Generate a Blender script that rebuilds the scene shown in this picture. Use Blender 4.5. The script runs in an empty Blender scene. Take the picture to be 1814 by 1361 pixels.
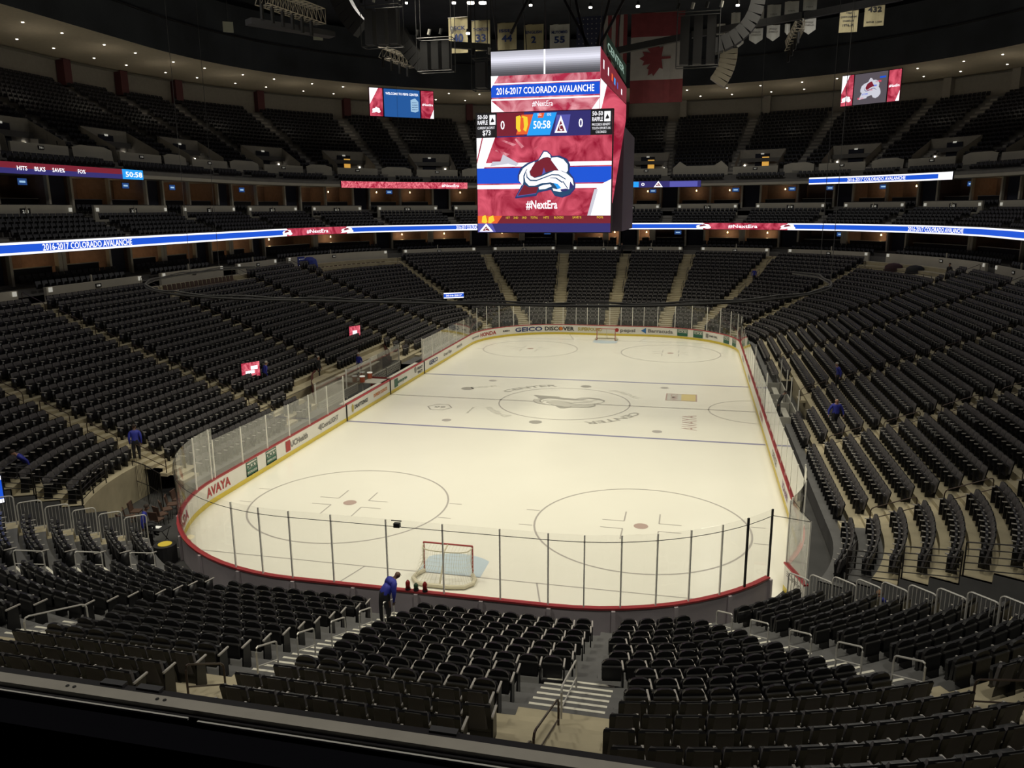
import bpy, math, random
from mathutils import Vector, Matrix
random.seed(7)
PI = math.pi
SC = bpy.context.scene
COL = SC.collection
# ------------------------------------------------------------------ camera
CP = Vector((8.3989, -52.9552, 13.3091)); YAW, PITCH, ROLL, FPX = -0.225407, -0.219521, -0.0065754, 1390.42
_cy, _sy, _cp, _sp = math.cos(YAW), math.sin(YAW), math.cos(PITCH), math.sin(PITCH)
FW = Vector((_sy*_cp, _cy*_cp, _sp)); R0 = Vector((_cy, -_sy, 0)); U0 = R0.cross(FW)
_cr, _sr = math.cos(ROLL), math.sin(ROLL)
RT = R0*_cr + U0*_sr; UP = U0*_cr - R0*_sr
cam = bpy.data.cameras.new('camera'); co = bpy.data.objects.new('camera', cam); COL.objects.link(co)
cam.sensor_fit = 'HORIZONTAL'; cam.sensor_width = 36; cam.lens = FPX/1814*36; cam.clip_start = .05; cam.clip_end = 400
m = Matrix((RT, UP, -FW)).transposed().to_4x4(); m.translation = CP; co.matrix_world = m
SC.camera = co
def proj(P):
    d = Vector(P)-CP; z = d.dot(FW)
    if z < .1: return (9e9, 9e9, z)
    return (907+FPX*d.dot(RT)/z, 680.5-FPX*d.dot(UP)/z, z)
def vis(P, mx=140, my=120):
    u, v, z = proj(P); return -mx < u < 1814+mx and -my < v < 1361+my
# ------------------------------------------------------------------ world, exposure, lights
w = bpy.data.worlds.new('world'); SC.world = w; w.use_nodes = True
w.node_tree.nodes['Background'].inputs[0].default_value = (.55, .6, .75, 1); w.node_tree.nodes['Background'].inputs[1].default_value = .004
vs = SC.view_settings; vs.view_transform = 'Standard'; vs.look = 'None'; vs.exposure = 0; vs.gamma = 1; vs.use_curve_mapping = False
SC.cycles.max_bounces = 6; SC.cycles.diffuse_bounces = 3; SC.cycles.glossy_bounces = 2; SC.cycles.transparent_max_bounces = 24
SC.cycles.transmission_bounces = 2; SC.cycles.sample_clamp_indirect = 4
def lamp(name, kind, loc, energy, color, rot=(0, 0, 0), **kw):
    l = bpy.data.lights.new(name, kind); l.energy = energy; l.color = color
    for k, v in kw.items(): setattr(l, k, v)
    o = bpy.data.objects.new(name, l); COL.objects.link(o); o.location = loc; o.rotation_euler = rot; return o
WARM = (1.0, .93, .74)
LP = [(x, y) for x in (-14, 14) for y in (-30, -19, -8.5, 8.5, 19, 30)]
for x, y in LP:
    lamp('arena_light', 'SPOT', (x, y, 31), 10300, WARM, (math.radians(-.25*y), math.radians(21 if x > 0 else -21), 0), spot_size=math.radians(72), spot_blend=.8, shadow_soft_size=2.2)
for x, y in ((-15, -47), (15, -47), (-20, -10), (20, -10), (-20, 18), (20, 18), (-12, 42), (12, 42)):
    lamp('bowl_light', 'SPOT', (x, y, 33), 6500 if y < -40 else 2600, (1, .95, .84), (0, 0, 0), spot_size=math.radians(150), spot_blend=.6, shadow_soft_size=1.2)

# ------------------------------------------------------------------ materials
MT = {}
def mat(name, c, rough=.6, metal=0., emit=None, es=1., var=0., vs_=3., bump=0., spec=.5, alpha=1.):
    if name in MT: return MT[name]
    m = bpy.data.materials.new(name); m.use_nodes = True; nt = m.node_tree; b = nt.nodes['Principled BSDF']
    b.inputs['Base Color'].default_value = (*c, 1); b.inputs['Roughness'].default_value = rough; b.inputs['Metallic'].default_value = metal
    b.inputs['Specular IOR Level'].default_value = spec
    if emit: b.inputs['Emission Color'].default_value = (*emit, 1); b.inputs['Emission Strength'].default_value = es
    if var or bump:
        tc = nt.nodes.new('ShaderNodeTexCoord'); n = nt.nodes.new('ShaderNodeTexNoise'); n.inputs['Scale'].default_value = vs_; n.inputs['Detail'].default_value = 6
        nt.links.new(tc.outputs['Object'], n.inputs['Vector'])
        if var:
            r = nt.nodes.new('ShaderNodeValToRGB'); r.color_ramp.elements[0].position = .3; r.color_ramp.elements[1].position = .7
            r.color_ramp.elements[0].color = (*[v*(1-var) for v in c], 1); r.color_ramp.elements[1].color = (*[min(1, v*(1+var)) for v in c], 1)
            nt.links.new(n.outputs['Fac'], r.inputs[0]); nt.links.new(r.outputs[0], b.inputs['Base Color'])
        if bump:
            bp = nt.nodes.new('ShaderNodeBump'); bp.inputs['Strength'].default_value = bump; bp.inputs['Distance'].default_value = .02
            nt.links.new(n.outputs['Fac'], bp.inputs['Height']); nt.links.new(bp.outputs[0], b.inputs['Normal'])
    MT[name] = m; return m
def glassmat(name, fac_gloss, haze, col=(.8, .82, .78)):
    m = bpy.data.materials.new(name); m.use_nodes = True; nt = m.node_tree; nt.nodes.clear()
    o = nt.nodes.new('ShaderNodeOutputMaterial'); t = nt.nodes.new('ShaderNodeBsdfTransparent'); g = nt.nodes.new('ShaderNodeBsdfGlossy')
    d = nt.nodes.new('ShaderNodeBsdfDiffuse'); d.inputs[0].default_value = (*col, 1); g.inputs['Roughness'].default_value = .04
    lw = nt.nodes.new('ShaderNodeLayerWeight'); lw.inputs[0].default_value = .5; f = nt.nodes.new('ShaderNodeMath'); f.operation = 'POWER'; f.inputs[1].default_value = 5
    g1 = nt.nodes.new('ShaderNodeMath'); g1.operation = 'MULTIPLY_ADD'; g1.inputs[1].default_value = .96*fac_gloss; g1.inputs[2].default_value = .04*fac_gloss
    nt.links.new(lw.outputs['Facing'], f.inputs[0]); nt.links.new(f.outputs[0], g1.inputs[0]); f = g1
    nz = nt.nodes.new('ShaderNodeTexNoise'); nz.inputs['Scale'].default_value = .8; mm = nt.nodes.new('ShaderNodeMath'); mm.operation = 'MULTIPLY'; mm.inputs[1].default_value = haze*2
    m1 = nt.nodes.new('ShaderNodeMixShader'); m2 = nt.nodes.new('ShaderNodeMixShader'); L = nt.links.new
    L(nz.outputs['Fac'], mm.inputs[0]); L(mm.outputs[0], m1.inputs[0]); L(t.outputs[0], m1.inputs[1]); L(d.outputs[0], m1.inputs[2])
    L(f.outputs[0], m2.inputs[0]); L(m1.outputs[0], m2.inputs[1]); L(g.outputs[0], m2.inputs[2]); L(m2.outputs[0], o.inputs[0])
    MT[name] = m; return m
def screenmat(name, c1, c2, scale=.8, es=1., dist=1.5):
    m = bpy.data.materials.new(name); m.use_nodes = True; nt = m.node_tree; nt.nodes.clear(); L = nt.links.new
    o = nt.nodes.new('ShaderNodeOutputMaterial'); e = nt.nodes.new('ShaderNodeEmission'); e.inputs[1].default_value = es
    tc = nt.nodes.new('ShaderNodeTexCoord'); n = nt.nodes.new('ShaderNodeTexNoise'); n.inputs['Scale'].default_value = scale; n.inputs['Detail'].default_value = 8; n.inputs['Distortion'].default_value = dist
    r = nt.nodes.new('ShaderNodeValToRGB'); r.color_ramp.elements[0].position = .36; r.color_ramp.elements[1].position = .68
    r.color_ramp.elements[0].color = (*c1, 1); r.color_ramp.elements[1].color = (*c2, 1)
    L(tc.outputs['Object'], n.inputs['Vector']); L(n.outputs['Fac'], r.inputs[0]); L(r.outputs[0], e.inputs[0]); L(e.outputs[0], o.inputs[0])
    MT[name] = m; return m
ICE = mat('ice', (.80, .79, .70), .22, var=.015, vs_=.25, spec=.35)
ICEBLUE = mat('ice_blue_line', (.27, .27, .40), .3); ICEGREY = mat('ice_circle_line', (.42, .40, .37), .3)
ICERED = mat('ice_red_mark', (.45, .34, .30), .3); ICECREASE = mat('ice_crease_blue', (.50, .60, .66), .3); ICELOGO = mat('ice_logo_grey', (.36, .35, .31), .3)
ICELIGHT = mat('ice_logo_light', (.54, .53, .47), .3); ICEGOLD = mat('ice_gold', (.62, .52, .25), .3)
BOARDW = mat('board_white', (.78, .76, .70), .35, var=.02); KICK = mat('kickplate_yellow', (.72, .56, .06), .4); CAP = mat('cap_rail_red', (.40, .045, .05), .4)
BOARDBACK = mat('board_back_grey', (.50, .45, .47), .6, var=.15, vs_=.6)
GLASS = glassmat('rink_glass', .8, .012); GLASSD = glassmat('rink_glass_hazy', 1.7, .09, (.75, .76, .68))
STAN = mat('stanchion_aluminium', (.88, .87, .80), .45, 0.)
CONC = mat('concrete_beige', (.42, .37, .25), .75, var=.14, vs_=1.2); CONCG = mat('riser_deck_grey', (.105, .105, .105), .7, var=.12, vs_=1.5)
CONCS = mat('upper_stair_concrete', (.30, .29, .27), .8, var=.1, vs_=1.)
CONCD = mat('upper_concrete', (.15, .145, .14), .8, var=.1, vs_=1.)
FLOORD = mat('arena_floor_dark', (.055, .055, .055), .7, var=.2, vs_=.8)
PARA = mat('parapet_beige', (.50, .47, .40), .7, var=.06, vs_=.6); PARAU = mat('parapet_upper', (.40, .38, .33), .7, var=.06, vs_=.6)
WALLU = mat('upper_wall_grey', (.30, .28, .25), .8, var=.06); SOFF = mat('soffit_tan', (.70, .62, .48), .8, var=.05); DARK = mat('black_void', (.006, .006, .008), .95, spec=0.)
ROOF = mat('roof_dark', (.06, .068, .085), .9, var=.3, vs_=.2); COLM = mat('column_beige', (.50, .47, .40), .7); SUITE = mat('suite_wall_brown', (.30, .20, .16), .8, var=.12)
RAILS = mat('steel_rail', (.62, .61, .57), .35, .25); RAILB = mat('black_rail', (.02, .018, .016), .4, .3); RAILBR = mat('bronze_rail', (.06, .04, .03), .4, .4)
SEATB = mat('seat_black_plastic', (.007, .007, .008), .36); RIM = mat('seat_rim_dark', (.045, .044, .042), .35); SEATF = mat('seat_charcoal_cloth', (.10, .094, .097), .6, var=.12, vs_=2); ARM = mat('seat_arm_grey', (.42, .40, .37), .35)
SEATN = mat('seat_navy_cloth', (.018, .019, .028), .6); STRIPE = mat('step_nosing_white', (.72, .70, .60), .5)
LEDW = mat('led_white', (0, 0, 0), .5, emit=(.97, .96, 1), es=1.3); LEDB = mat('led_blue', (0, 0, 0), .5, emit=(.01, .085, .62), es=1.1)
LEDK = mat('led_navy', (0, 0, 0), .5, emit=(.035, .03, .16), es=1.); LEDBL = mat('led_black', (.01, .01, .01), .4, emit=(.01, .01, .012), es=1.)
LEDTEAL = mat('led_teal', (0, 0, 0), .5, emit=(.02, .07, .16), es=1.)
LEDC = mat('led_cyan', (0, 0, 0), .5, emit=(.02, .33, .85), es=1.1); LEDY = mat('led_yellow', (0, 0, 0), .5, emit=(.95, .68, .04), es=1.); LEDO = mat('led_orange', (0, 0, 0), .5, emit=(.85, .12, .03), es=1.)
LEDM = mat('led_maroon', (0, 0, 0), .5, emit=(.19, .015, .03), es=1.); LEDG = mat('led_greygradient', (0, 0, 0), .5, emit=(.32, .32, .38), es=1.); LEDS = mat('led_silver', (0, 0, 0), .5, emit=(.62, .62, .70), es=1.)
LEDP = mat('led_periwinkle', (0, 0, 0), .5, emit=(.10, .10, .42), es=1.)
RED = screenmat('led_red', (.30, .012, .035), (.78, .12, .18), .7); REDH = screenmat('led_red_hot', (.42, .015, .05), (1., .25, .3), 2.2)
RED2 = screenmat('led_red_pale', (.45, .03, .07), (.9, .4, .45), .9)
LAMPM = mat('lamp_glow', (1, 1, 1), .5, emit=(1, .93, .8), es=9); LAMPW = mat('lamp_warm', (1, .8, .5), .5, emit=(1, .74, .36), es=5); DOORY = mat('doorway_glow_amber', (1, .6, .2), .5, emit=(.80, .42, .07), es=.7)
GLOWW = mat('faint_glow_white', (.8, .8, .75), .5, emit=(.8, .78, .68), es=.35)  # faint glow put into the colour, also on lids, paper and drape marks
BLACKM = mat('matte_black', (.012, .012, .013), .7); GREYM = mat('rig_grey', (.05, .05, .054), .6, .2); TRUSSM = mat('truss_aluminium', (.40, .36, .29), .4, .4)
LEDGE = mat('ledge_metal', (.34, .32, .28), .4, .1, var=.08, vs_=6)
INK = {k: mat('ink_'+k, c, .5) for k, c in dict(black=(.02, .02, .025), navy=(.02, .04, .16), green=(.02, .12, .07), red=(.40, .03, .03), grey=(.22, .21, .20), orange=(.7, .2, .03), blue=(.03, .15, .4), gold=(.45, .36, .05), purple=(.2, .08, .22)).items()}

# ------------------------------------------------------------------ mesh builder
class MB:
    def __init__(s): s.v = []; s.f = []; s.m = []; s.mats = []
    def mi(s, m):
        if m not in s.mats: s.mats.append(m)
        return s.mats.index(m)
    def poly(s, pts, m):
        i = len(s.v); s.v += [tuple(p) for p in pts]; s.f.append(tuple(range(i, i+len(pts)))); s.m.append(s.mi(m))
    def grid(s, rows, m, closed=False):
        n = len(rows[0]); i0 = len(s.v)
        for r in rows: s.v += [tuple(p) for p in r]
        k = s.mi(m)
        for a in range(len(rows)-1):
            for b in range(n if closed else n-1):
                c = (b+1) % n; s.f.append((i0+a*n+b, i0+a*n+c, i0+(a+1)*n+c, i0+(a+1)*n+b)); s.m.append(k)
    def prism(s, base, top, m):
        n = len(base); i = len(s.v); s.v += [tuple(p) for p in base]+[tuple(p) for p in top]; k = s.mi(m)
        s.f.append(tuple(range(i+n-1, i-1, -1))); s.f.append(tuple(range(i+n, i+2*n))); s.m += [k, k]
        for a in range(n): b = (a+1) % n; s.f.append((i+a, i+b, i+n+b, i+n+a)); s.m.append(k)
    def box(s, c, size, m, X=(1, 0, 0), Y=(0, 1, 0), Z=(0, 0, 1)):
        c = Vector(c); X = Vector(X)*size[0]/2; Y = Vector(Y)*size[1]/2; Z = Vector(Z)*size[2]/2
        b = [c-X-Y-Z, c+X-Y-Z, c+X+Y-Z, c-X+Y-Z]; s.prism(b, [p+2*Z for p in b], m)
    def tube(s, pts, r, m, n=6, caps=True, closed=False):
        pts = [Vector(p) for p in pts]; rings = []; N = len(pts)
        for i, p in enumerate(pts):
            t = (pts[(i+1) % N if closed else min(i+1, N-1)]-pts[(i-1) % N if closed else max(i-1, 0)]).normalized()
            a = t.cross(Vector((0, 0, 1))) if abs(t.z) < .9 else t.cross(Vector((0, 1, 0))); a.normalize(); b = t.cross(a)
            rr = r[i] if isinstance(r, (list, tuple)) else r
            rings.append([p+(a*math.cos(2*PI*k/n)+b*math.sin(2*PI*k/n))*rr for k in range(n)])
        if closed: rings.append(rings[0])
        i0 = len(s.v); s.grid(rings, m, True)
        if caps and not closed: k = s.mi(m); s.f.append(tuple(range(i0+n-1, i0-1, -1))); s.f.append(tuple(range(i0+(N-1)*n, i0+N*n))); s.m += [k, k]
    def obj(s, name, parent=None, loc=None, smooth=False):
        me = bpy.data.meshes.new(name); me.from_pydata(s.v, [], s.f)
        for m in s.mats: me.materials.append(m)
        me.polygons.foreach_set('material_index', s.m)
        if smooth: me.polygons.foreach_set('use_smooth', [True]*len(s.f))
        me.update(); o = bpy.data.objects.new(name, me); COL.objects.link(o)
        if parent is not None: o.parent = parent
        if loc is not None: o.location = loc
        return o
def tag(o, label=None, cat=None, group=None, kind=None):
    if label: o['label'] = label
    if cat: o['category'] = cat
    if group: o['group'] = group
    if kind: o['kind'] = kind
    return o
def thing(name, label, cat, loc=(0, 0, 0), rz=0, group=None):
    o = bpy.data.objects.new(name, None); COL.objects.link(o); o.location = loc; o.rotation_euler = (0, 0, rz); o.empty_display_size = .2
    return tag(o, label, cat, group)
def struct(o): o['kind'] = 'structure'; return o
# meshes given in world coordinates whose thing stands at loc: shift so that the child sits right
def at(mb, loc):
    l = Vector(loc); mb.v = [tuple(Vector(p)-l) for p in mb.v]; return mb
# ------------------------------------------------------------------ text
_tc = {}
def text_geo(body, xs=1., bold=0.):
    k = (body, bold)
    if k not in _tc:
        c = bpy.data.curves.new('t', 'FONT'); c.body = body; c.size = 1; c.resolution_u = 2; c.align_x = 'CENTER'; c.offset = bold
        o = bpy.data.objects.new('t', c); COL.objects.link(o); dg = bpy.context.evaluated_depsgraph_get(); dg.update()
        me = o.evaluated_get(dg).to_mesh(); V = [(v.co.x, v.co.y) for v in me.vertices]; F = [tuple(p.vertices) for p in me.polygons]
        o.evaluated_get(dg).to_mesh_clear(); bpy.data.objects.remove(o); bpy.data.curves.remove(c); _tc[k] = (V, F)
    V, F = _tc[k]; return V, F
def text(mb, body, fn, size, m, width=None, bold=.02):
    """fn(x, y) -> world point; centred on x=0, baseline cap-height centred on y=0; width squeezes to fit"""
    V, F = text_geo(body, bold=bold)
    if not V: return
    x0 = min(v[0] for v in V); x1 = max(v[0] for v in V); cx = (x0+x1)/2; sx = size if width is None else width/(x1-x0)
    y1 = .69
    i = len(mb.v); mb.v += [tuple(fn((x-cx)*sx, (y-y1/2)*size)) for x, y in V]
    k = mb.mi(m)
    for f in F: mb.f.append(tuple(i+a for a in f)); mb.m.append(k)
def plane_fn(c, X, Y):
    c = Vector(c); X = Vector(X); Y = Vector(Y); return lambda x, y: c+X*x+Y*y

# ------------------------------------------------------------------ plan of the arena: offset curves of the rink outline
CX, CY, RR = 4.42, 21.95, 8.534
def core(u):
    """u in [0,8): left straight, far-left corner, far straight, far-right corner, right straight, near-right, near, near-left. returns core point, outward normal"""
    u %= 8; k = int(u); f = u-k
    if k == 0: return Vector((-CX, -CY+2*CY*f, 0)), Vector((-1, 0, 0))
    if k == 1: a = PI-f*PI/2; return Vector((-CX, CY, 0)), Vector((math.cos(a), math.sin(a), 0))
    if k == 2: return Vector((-CX+2*CX*f, CY, 0)), Vector((0, 1, 0))
    if k == 3: a = PI/2-f*PI/2; return Vector((CX, CY, 0)), Vector((math.cos(a), math.sin(a), 0))
    if k == 4: return Vector((CX, CY-2*CY*f, 0)), Vector((1, 0, 0))
    if k == 5: a = -f*PI/2; return Vector((CX, -CY, 0)), Vector((math.cos(a), math.sin(a), 0))
    if k == 6: return Vector((CX-2*CX*f, -CY, 0)), Vector((0, -1, 0))
    a = -PI/2-f*PI/2; return Vector((-CX, -CY, 0)), Vector((math.cos(a), math.sin(a), 0))
def P(u, s, z=0.): c, n = core(u); p = c+n*(RR+s); p.z = z; return p
def speed(u, s): return (2*CY, (RR+s)*PI/2, 2*CX, (RR+s)*PI/2)[int(u % 8) % 4]     # metres per unit u
def us(u0, u1, n1=1.5, s=0.):
    """stations between u0 and u1 (may wrap), corners finely split"""
    out = [u0]; u = u0
    while u < u1-1e-6:
        k = math.floor(u+1e-9); e = min(k+1, u1); L = speed(k+.5, s)*(e-u); n = max(1, int(math.ceil(L/n1)))
        out += [u+(e-u)*(i+1)/n for i in range(n)]; u = e
    return out
def u_side(y, left=True): return (y+CY)/(2*CY) if left else 4+(CY-y)/(2*CY)
def u_ang(q, a):
    """q: FL, FR, NR, NL ; a = degrees from the x axis towards the end"""
    return {'FL': 1+a/90, 'FR': 4-a/90, 'NR': 5+a/90, 'NL': 8-a/90}[q]
def adv(u, s, d):
    """advance a station by d metres at offset s"""
    while abs(d) > 1e-9:
        k = math.floor(u+1e-12) if d > 0 else math.ceil(u-1e-12)-1
        sp = speed(k+.5, s); room = (k+1-u)*sp if d > 0 else (u-k)*sp
        if abs(d) <= room: return u+d/sp
        u = k+1 if d > 0 else k; d = d-room if d > 0 else d+room
    return u
def sweep(mb, prof, u0, u1, m, step=1.5):
    U = us(u0, u1, step, prof[0][0]); mb.grid([[P(u, s, z) for s, z in prof] for u in U], m)
def boxsweep(mb, s0, s1, z0, z1, u0, u1, m, step=1.5):
    U = us(u0, u1, step, s0); rows = [[P(u, s0, z0), P(u, s0, z1), P(u, s1, z1), P(u, s1, z0)] for u in U]
    mb.grid(rows, m, True); mb.poly(rows[0][::-1], m); mb.poly(rows[-1], m)

# ------------------------------------------------------------------ ice with its painted marks
FT = .3048
mb = MB()
U = us(0, 8, .6, 0); mb.poly([P(u, 0, 0) for u in U[:-1]][::-1], ICE)
Z1 = .004
def rect(x0, x1, y0, y1, m, z=Z1): mb.poly([(x0, y0, z), (x1, y0, z), (x1, y1, z), (x0, y1, z)], m)
def ring(cx, cy, r, wd, m, a0=0, a1=2*PI, n=64):
    A = [a0+(a1-a0)*i/n for i in range(n+1)]; mb.grid([[(cx+math.cos(a)*q, cy+math.sin(a)*q, Z1) for q in (r-wd/2, r+wd/2)] for a in A], m)
def disc(cx, cy, r, m, n=24, z=Z1): mb.poly([(cx+math.cos(2*PI*i/n)*r, cy+math.sin(2*PI*i/n)*r, z) for i in range(n)], m)
for sgn in (-1, 1): rect(-12.9, 12.9, sgn*25*FT-.13, sgn*25*FT+.13, ICEBLUE)
rect(-12.9, 12.9, -.10, .10, ICEGREY)
for i in range(34): rect(-12.6+i*.76, -12.6+i*.76+.3, -.045, .045, ICELIGHT, .0055)
for sgn in (-1, 1):
    xg = 12.1
    rect(-xg, xg, sgn*89*FT-.03, sgn*89*FT+.03, ICEGREY)
    for sx in (-1, 1):
        cx, cy = sx*22*FT, sgn*69*FT
        ring(cx, cy, 15*FT, .085, ICEGREY); disc(cx, cy, .31, ICERED)
        disc(sx*22*FT, sgn*20*FT, .31, ICEGREY)
        for a in (-1, 1):
            for b in (-1, 1):
                x0 = cx+a*.75; y0 = cy+b*.42
                rect(min(x0, x0+a*.95), max(x0, x0+a*.95), y0-.03, y0+.03, ICEGREY); rect(x0-.03, x0+.03, min(y0, y0+b*1.1), max(y0, y0+b*1.1), ICEGREY)
            for b in (-1, 1): x1 = cx+a*15*FT; rect(min(x1, x1+a*.6), max(x1, x1+a*.6), cy+b*.86-.03, cy+b*.86+.03, ICEGREY)
        mb.poly([(sx*3.35-.03, sgn*89*FT, Z1), (sx*3.35+.03, sgn*89*FT, Z1), (sx*4.27+.03, sgn*30.45, Z1), (sx*4.27-.03, sgn*30.45, Z1)], ICEGREY)
    # goal crease
    pts = [(1.22*math.sin(0), 0)]; pts = [(-1.22, 0), (-1.22, 1.37)]+[(1.83*math.sin(t), 1.83*math.cos(t)) for t in [(-.72+1.44*i/12) for i in range(13)]]+[(1.22, 1.37), (1.22, 0)]
    mb.poly([(x, sgn*(89*FT-y), Z1) for x, y in pts], ICECREASE)
ring(0, 0, 15*FT, .10, ICEGREY); ring(12.9, 0, 10*FT, .08, ICEGREY, PI/2, 1.5*PI, 32)
# team crest traced in a unit frame (x -1..1, y -.75...75), used on the ice and on the big screen
CREST = {
 'out': [(130,810),(250,600),(180,560),(175,480),(220,360),(330,290),(440,260),(500,240),(580,110),(640,115),(700,170),(715,195),(830,190),(950,240),(1000,330),(985,440),(1050,520),(1085,620),(1080,690),(1000,780),(880,820),(760,790),(700,700),(500,740),(470,790),(140,825)],
 'left': [(240,630),(185,560),(190,470),(250,370),(340,310),(440,265),(400,310),(300,390),(255,480),(255,580)],
 'wht': [(300,420),(275,500),(290,580),(350,640),(440,640),(560,600),(700,590),(800,620),(870,680),(800,700),(730,680),(745,720),(850,740),(960,715),(1010,690),(1070,640),(1050,540),(960,460),(860,415),(760,410),(640,460),(540,500),(440,520),(370,480),(355,420),(420,330),(450,270),(390,310),(330,360)],
 'low': [(505,660),(580,630),(690,620),(720,650),(620,690),(515,700)],
 'disc': [(710,215),(800,205),(900,240),(970,320),(975,410),(950,445),(880,415),(830,410),(760,320),(705,250)],
 'mtn': [(360,430),(400,350),(450,280),(520,245),(620,205),(680,210),(740,300),(820,405),(720,410),(620,440),(540,480),(440,510),(385,490)],
 'cap': [(500,255),(545,190),(590,120),(640,125),(690,170),(700,220),(650,200),(580,210),(530,235)],
 'a': [(560,470),(590,360),(620,440)], 'foot': [(150,800),(265,620),(340,665),(500,660),(465,760)],
 'l1': [(312,430),(325,500),(375,545),(470,550),(600,505),(720,465),(830,470),(945,540),(940,553),(825,488),(720,482),(600,524),(470,570),(365,565),(308,510),(303,430)],
 'l2': [(690,518),(790,518),(890,583),(905,573),(985,690),(970,692),(900,594),(880,602),(785,534),(690,528)],
 'fl': [(740,598),(820,620),(872,680),(810,692),(785,650)], 't1': [(1015,580),(1070,650),(1055,690),(1000,692)], 't2': [(860,700),(950,690),(1000,702),(940,737),(870,730)]}
CREST = {k: [((x-605)/470, (460-y)/470) for x, y in v] for k, v in CREST.items()}
def crest(mb, fn, order):
    for i, (k, m) in enumerate(order): mb.poly([fn(x, y, i) for x, y in CREST[k]], m)
crest(mb, lambda x, y, i: (x*2.6+.1, -y*2.3+.1, Z1+.0015*(i+1)), [('out', ICELOGO), ('left', ICELIGHT), ('wht', ICE), ('disc', ICELIGHT), ('mtn', ICELIGHT), ('l1', ICELOGO), ('l2', ICELOGO)])
def arcfn(r, a0):   # text on an arc round the centre spot
    def f(x, y): a = a0-x/r; return ((r+y)*math.cos(a), (r+y)*math.sin(a), Z1+.001)
    return f
text(mb, 'CENTER', arcfn(5.5, 2.25), .85, ICELOGO, 4.6); text(mb, 'CENTER', arcfn(5.5, -.75), .85, ICELOGO, 4.6)
text(mb, 'pepsi', arcfn(5.5, .72), .9, ICELIGHT, 3.0, .0); text(mb, 'pepsi', arcfn(5.5, -2.45), .9, ICELIGHT, 3.0, .0)
for a in (1.42, -1.75): disc(5.5*math.cos(a), 5.5*math.sin(a), .42, ICELOGO)
text(mb, 'AVAYA', lambda x, y: (8.6-y, -3.6+x, Z1), 1.35, ICERED, 3.6, 0)
disc(-7.9, 3.0, .5, ICELOGO); text(mb, 'pepsi', plane_fn((-8.3+1.4, 3.9, Z1), (.86, .5, 0), (-.5, .86, 0)), .9, ICELIGHT, 2.0, 0)
ring(-8.2, -2.9, .85, .1, ICELOGO, n=6); text(mb, '99', plane_fn((-8.2, -2.9, Z1), (1, 0, 0), (0, 1, 0)), .7, ICELOGO, .8)
text(mb, 'RANK', lambda x, y: (-5.9+y*.3, -3.2+x, Z1), .7, ICELOGO, 1.7)
rect(6.9, 9.1, 2.1, 4.3, ICERED); rect(7.0, 8.0, 2.2, 4.2, ICELIGHT, .0055); rect(8.0, 9.0, 2.2, 4.2, ICEGOLD, .0055)
text(mb, 'NMLS', lambda x, y: (7.5+y, 3.2+x, .007), .7, ICERED, 1.8)
ice = mb.obj('ice_rink_surface'); tag(ice, 'cream white ice sheet with faded lines, circles and centre crest', 'ice')

# ------------------------------------------------------------------ rink boards with glass
brd = thing('rink_boards', 'white dasher boards with red cap rail and yellow kick plate around the ice', 'rink boards')
gapA, gapB = u_ang('NR', 26.6), u_ang('NR', 36.5)     # the open gate at the near right corner
def board_run(u0, u1):
    a = MB(); boxsweep(a, 0, .02, .22, 1.02, u0, u1, BOARDW, .4); a.obj('board_face', brd)
    a = MB(); boxsweep(a, -.015, .02, 0, .22, u0, u1, KICK, .8); a.obj('kick_plate', brd)
    a = MB(); boxsweep(a, -.02, .16, 1.02, 1.08, u0, u1, CAP, .8); a.obj('cap_rail', brd)
    a = MB(); boxsweep(a, .02, .12, 0, 1.02, u0, u1, BOARDBACK, .8)
    U = us(u0, u1, 2.4, 0)
    for u in U: c, nn = core(u); a.box(P(u, .17, .5), (.12, .1, 1.0), BOARDBACK, X=nn.cross(Vector((0, 0, 1))), Y=nn)
    a.obj('board_frame', brd)
board_run(gapB, 8+gapA)
def in_bench(u): return u_side(-25*FT) < u % 8 < u_side(25*FT)
# glass: panes and stanchions
GH = 2.42; 
def pane(u0, u1, z0, z1a, z1b, m=GLASS, s=.06):
    a = MB(); U = us(u0, u1, .5, s)
    n = len(U)-1
    rows = []
    for i, u in enumerate(U):
        zt = z1a+(z1b-z1a)*i/max(n, 1); rows.append([P(u, s, z0), P(u, s, zt), P(u, s+.013, zt), P(u, s+.013, z0)])
    a.grid(rows, m, True); a.poly(rows[0][::-1], m); a.poly(rows[-1], m); return a.obj('glass_pane', brd, smooth=False)
def stanchion(u, h, s=.075, m=None, wd=.05):
    a = MB(); c, nn = core(u); a.box(P(u, s, 1.08+h/2), (wd, .05, h), m or STAN, X=nn.cross(Vector((0, 0, 1))), Y=nn); return a.obj('stanchion', brd)
def glass_run(u0, u1, n, h0, h1=None, m=GLASS, ends=True):
    L = [u0+(u1-u0)*i/n for i in range(n+1)]; h1 = h0 if h1 is None else h1
    for i in range(n): pane(L[i], L[i+1], 1.08, 1.08+h0+(h1-h0)*i/n, 1.08+h0+(h1-h0)*(i+1)/n, m)
    for i in range(n+1): stanchion(L[i], h0+(h1-h0)*i/n)
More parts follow.
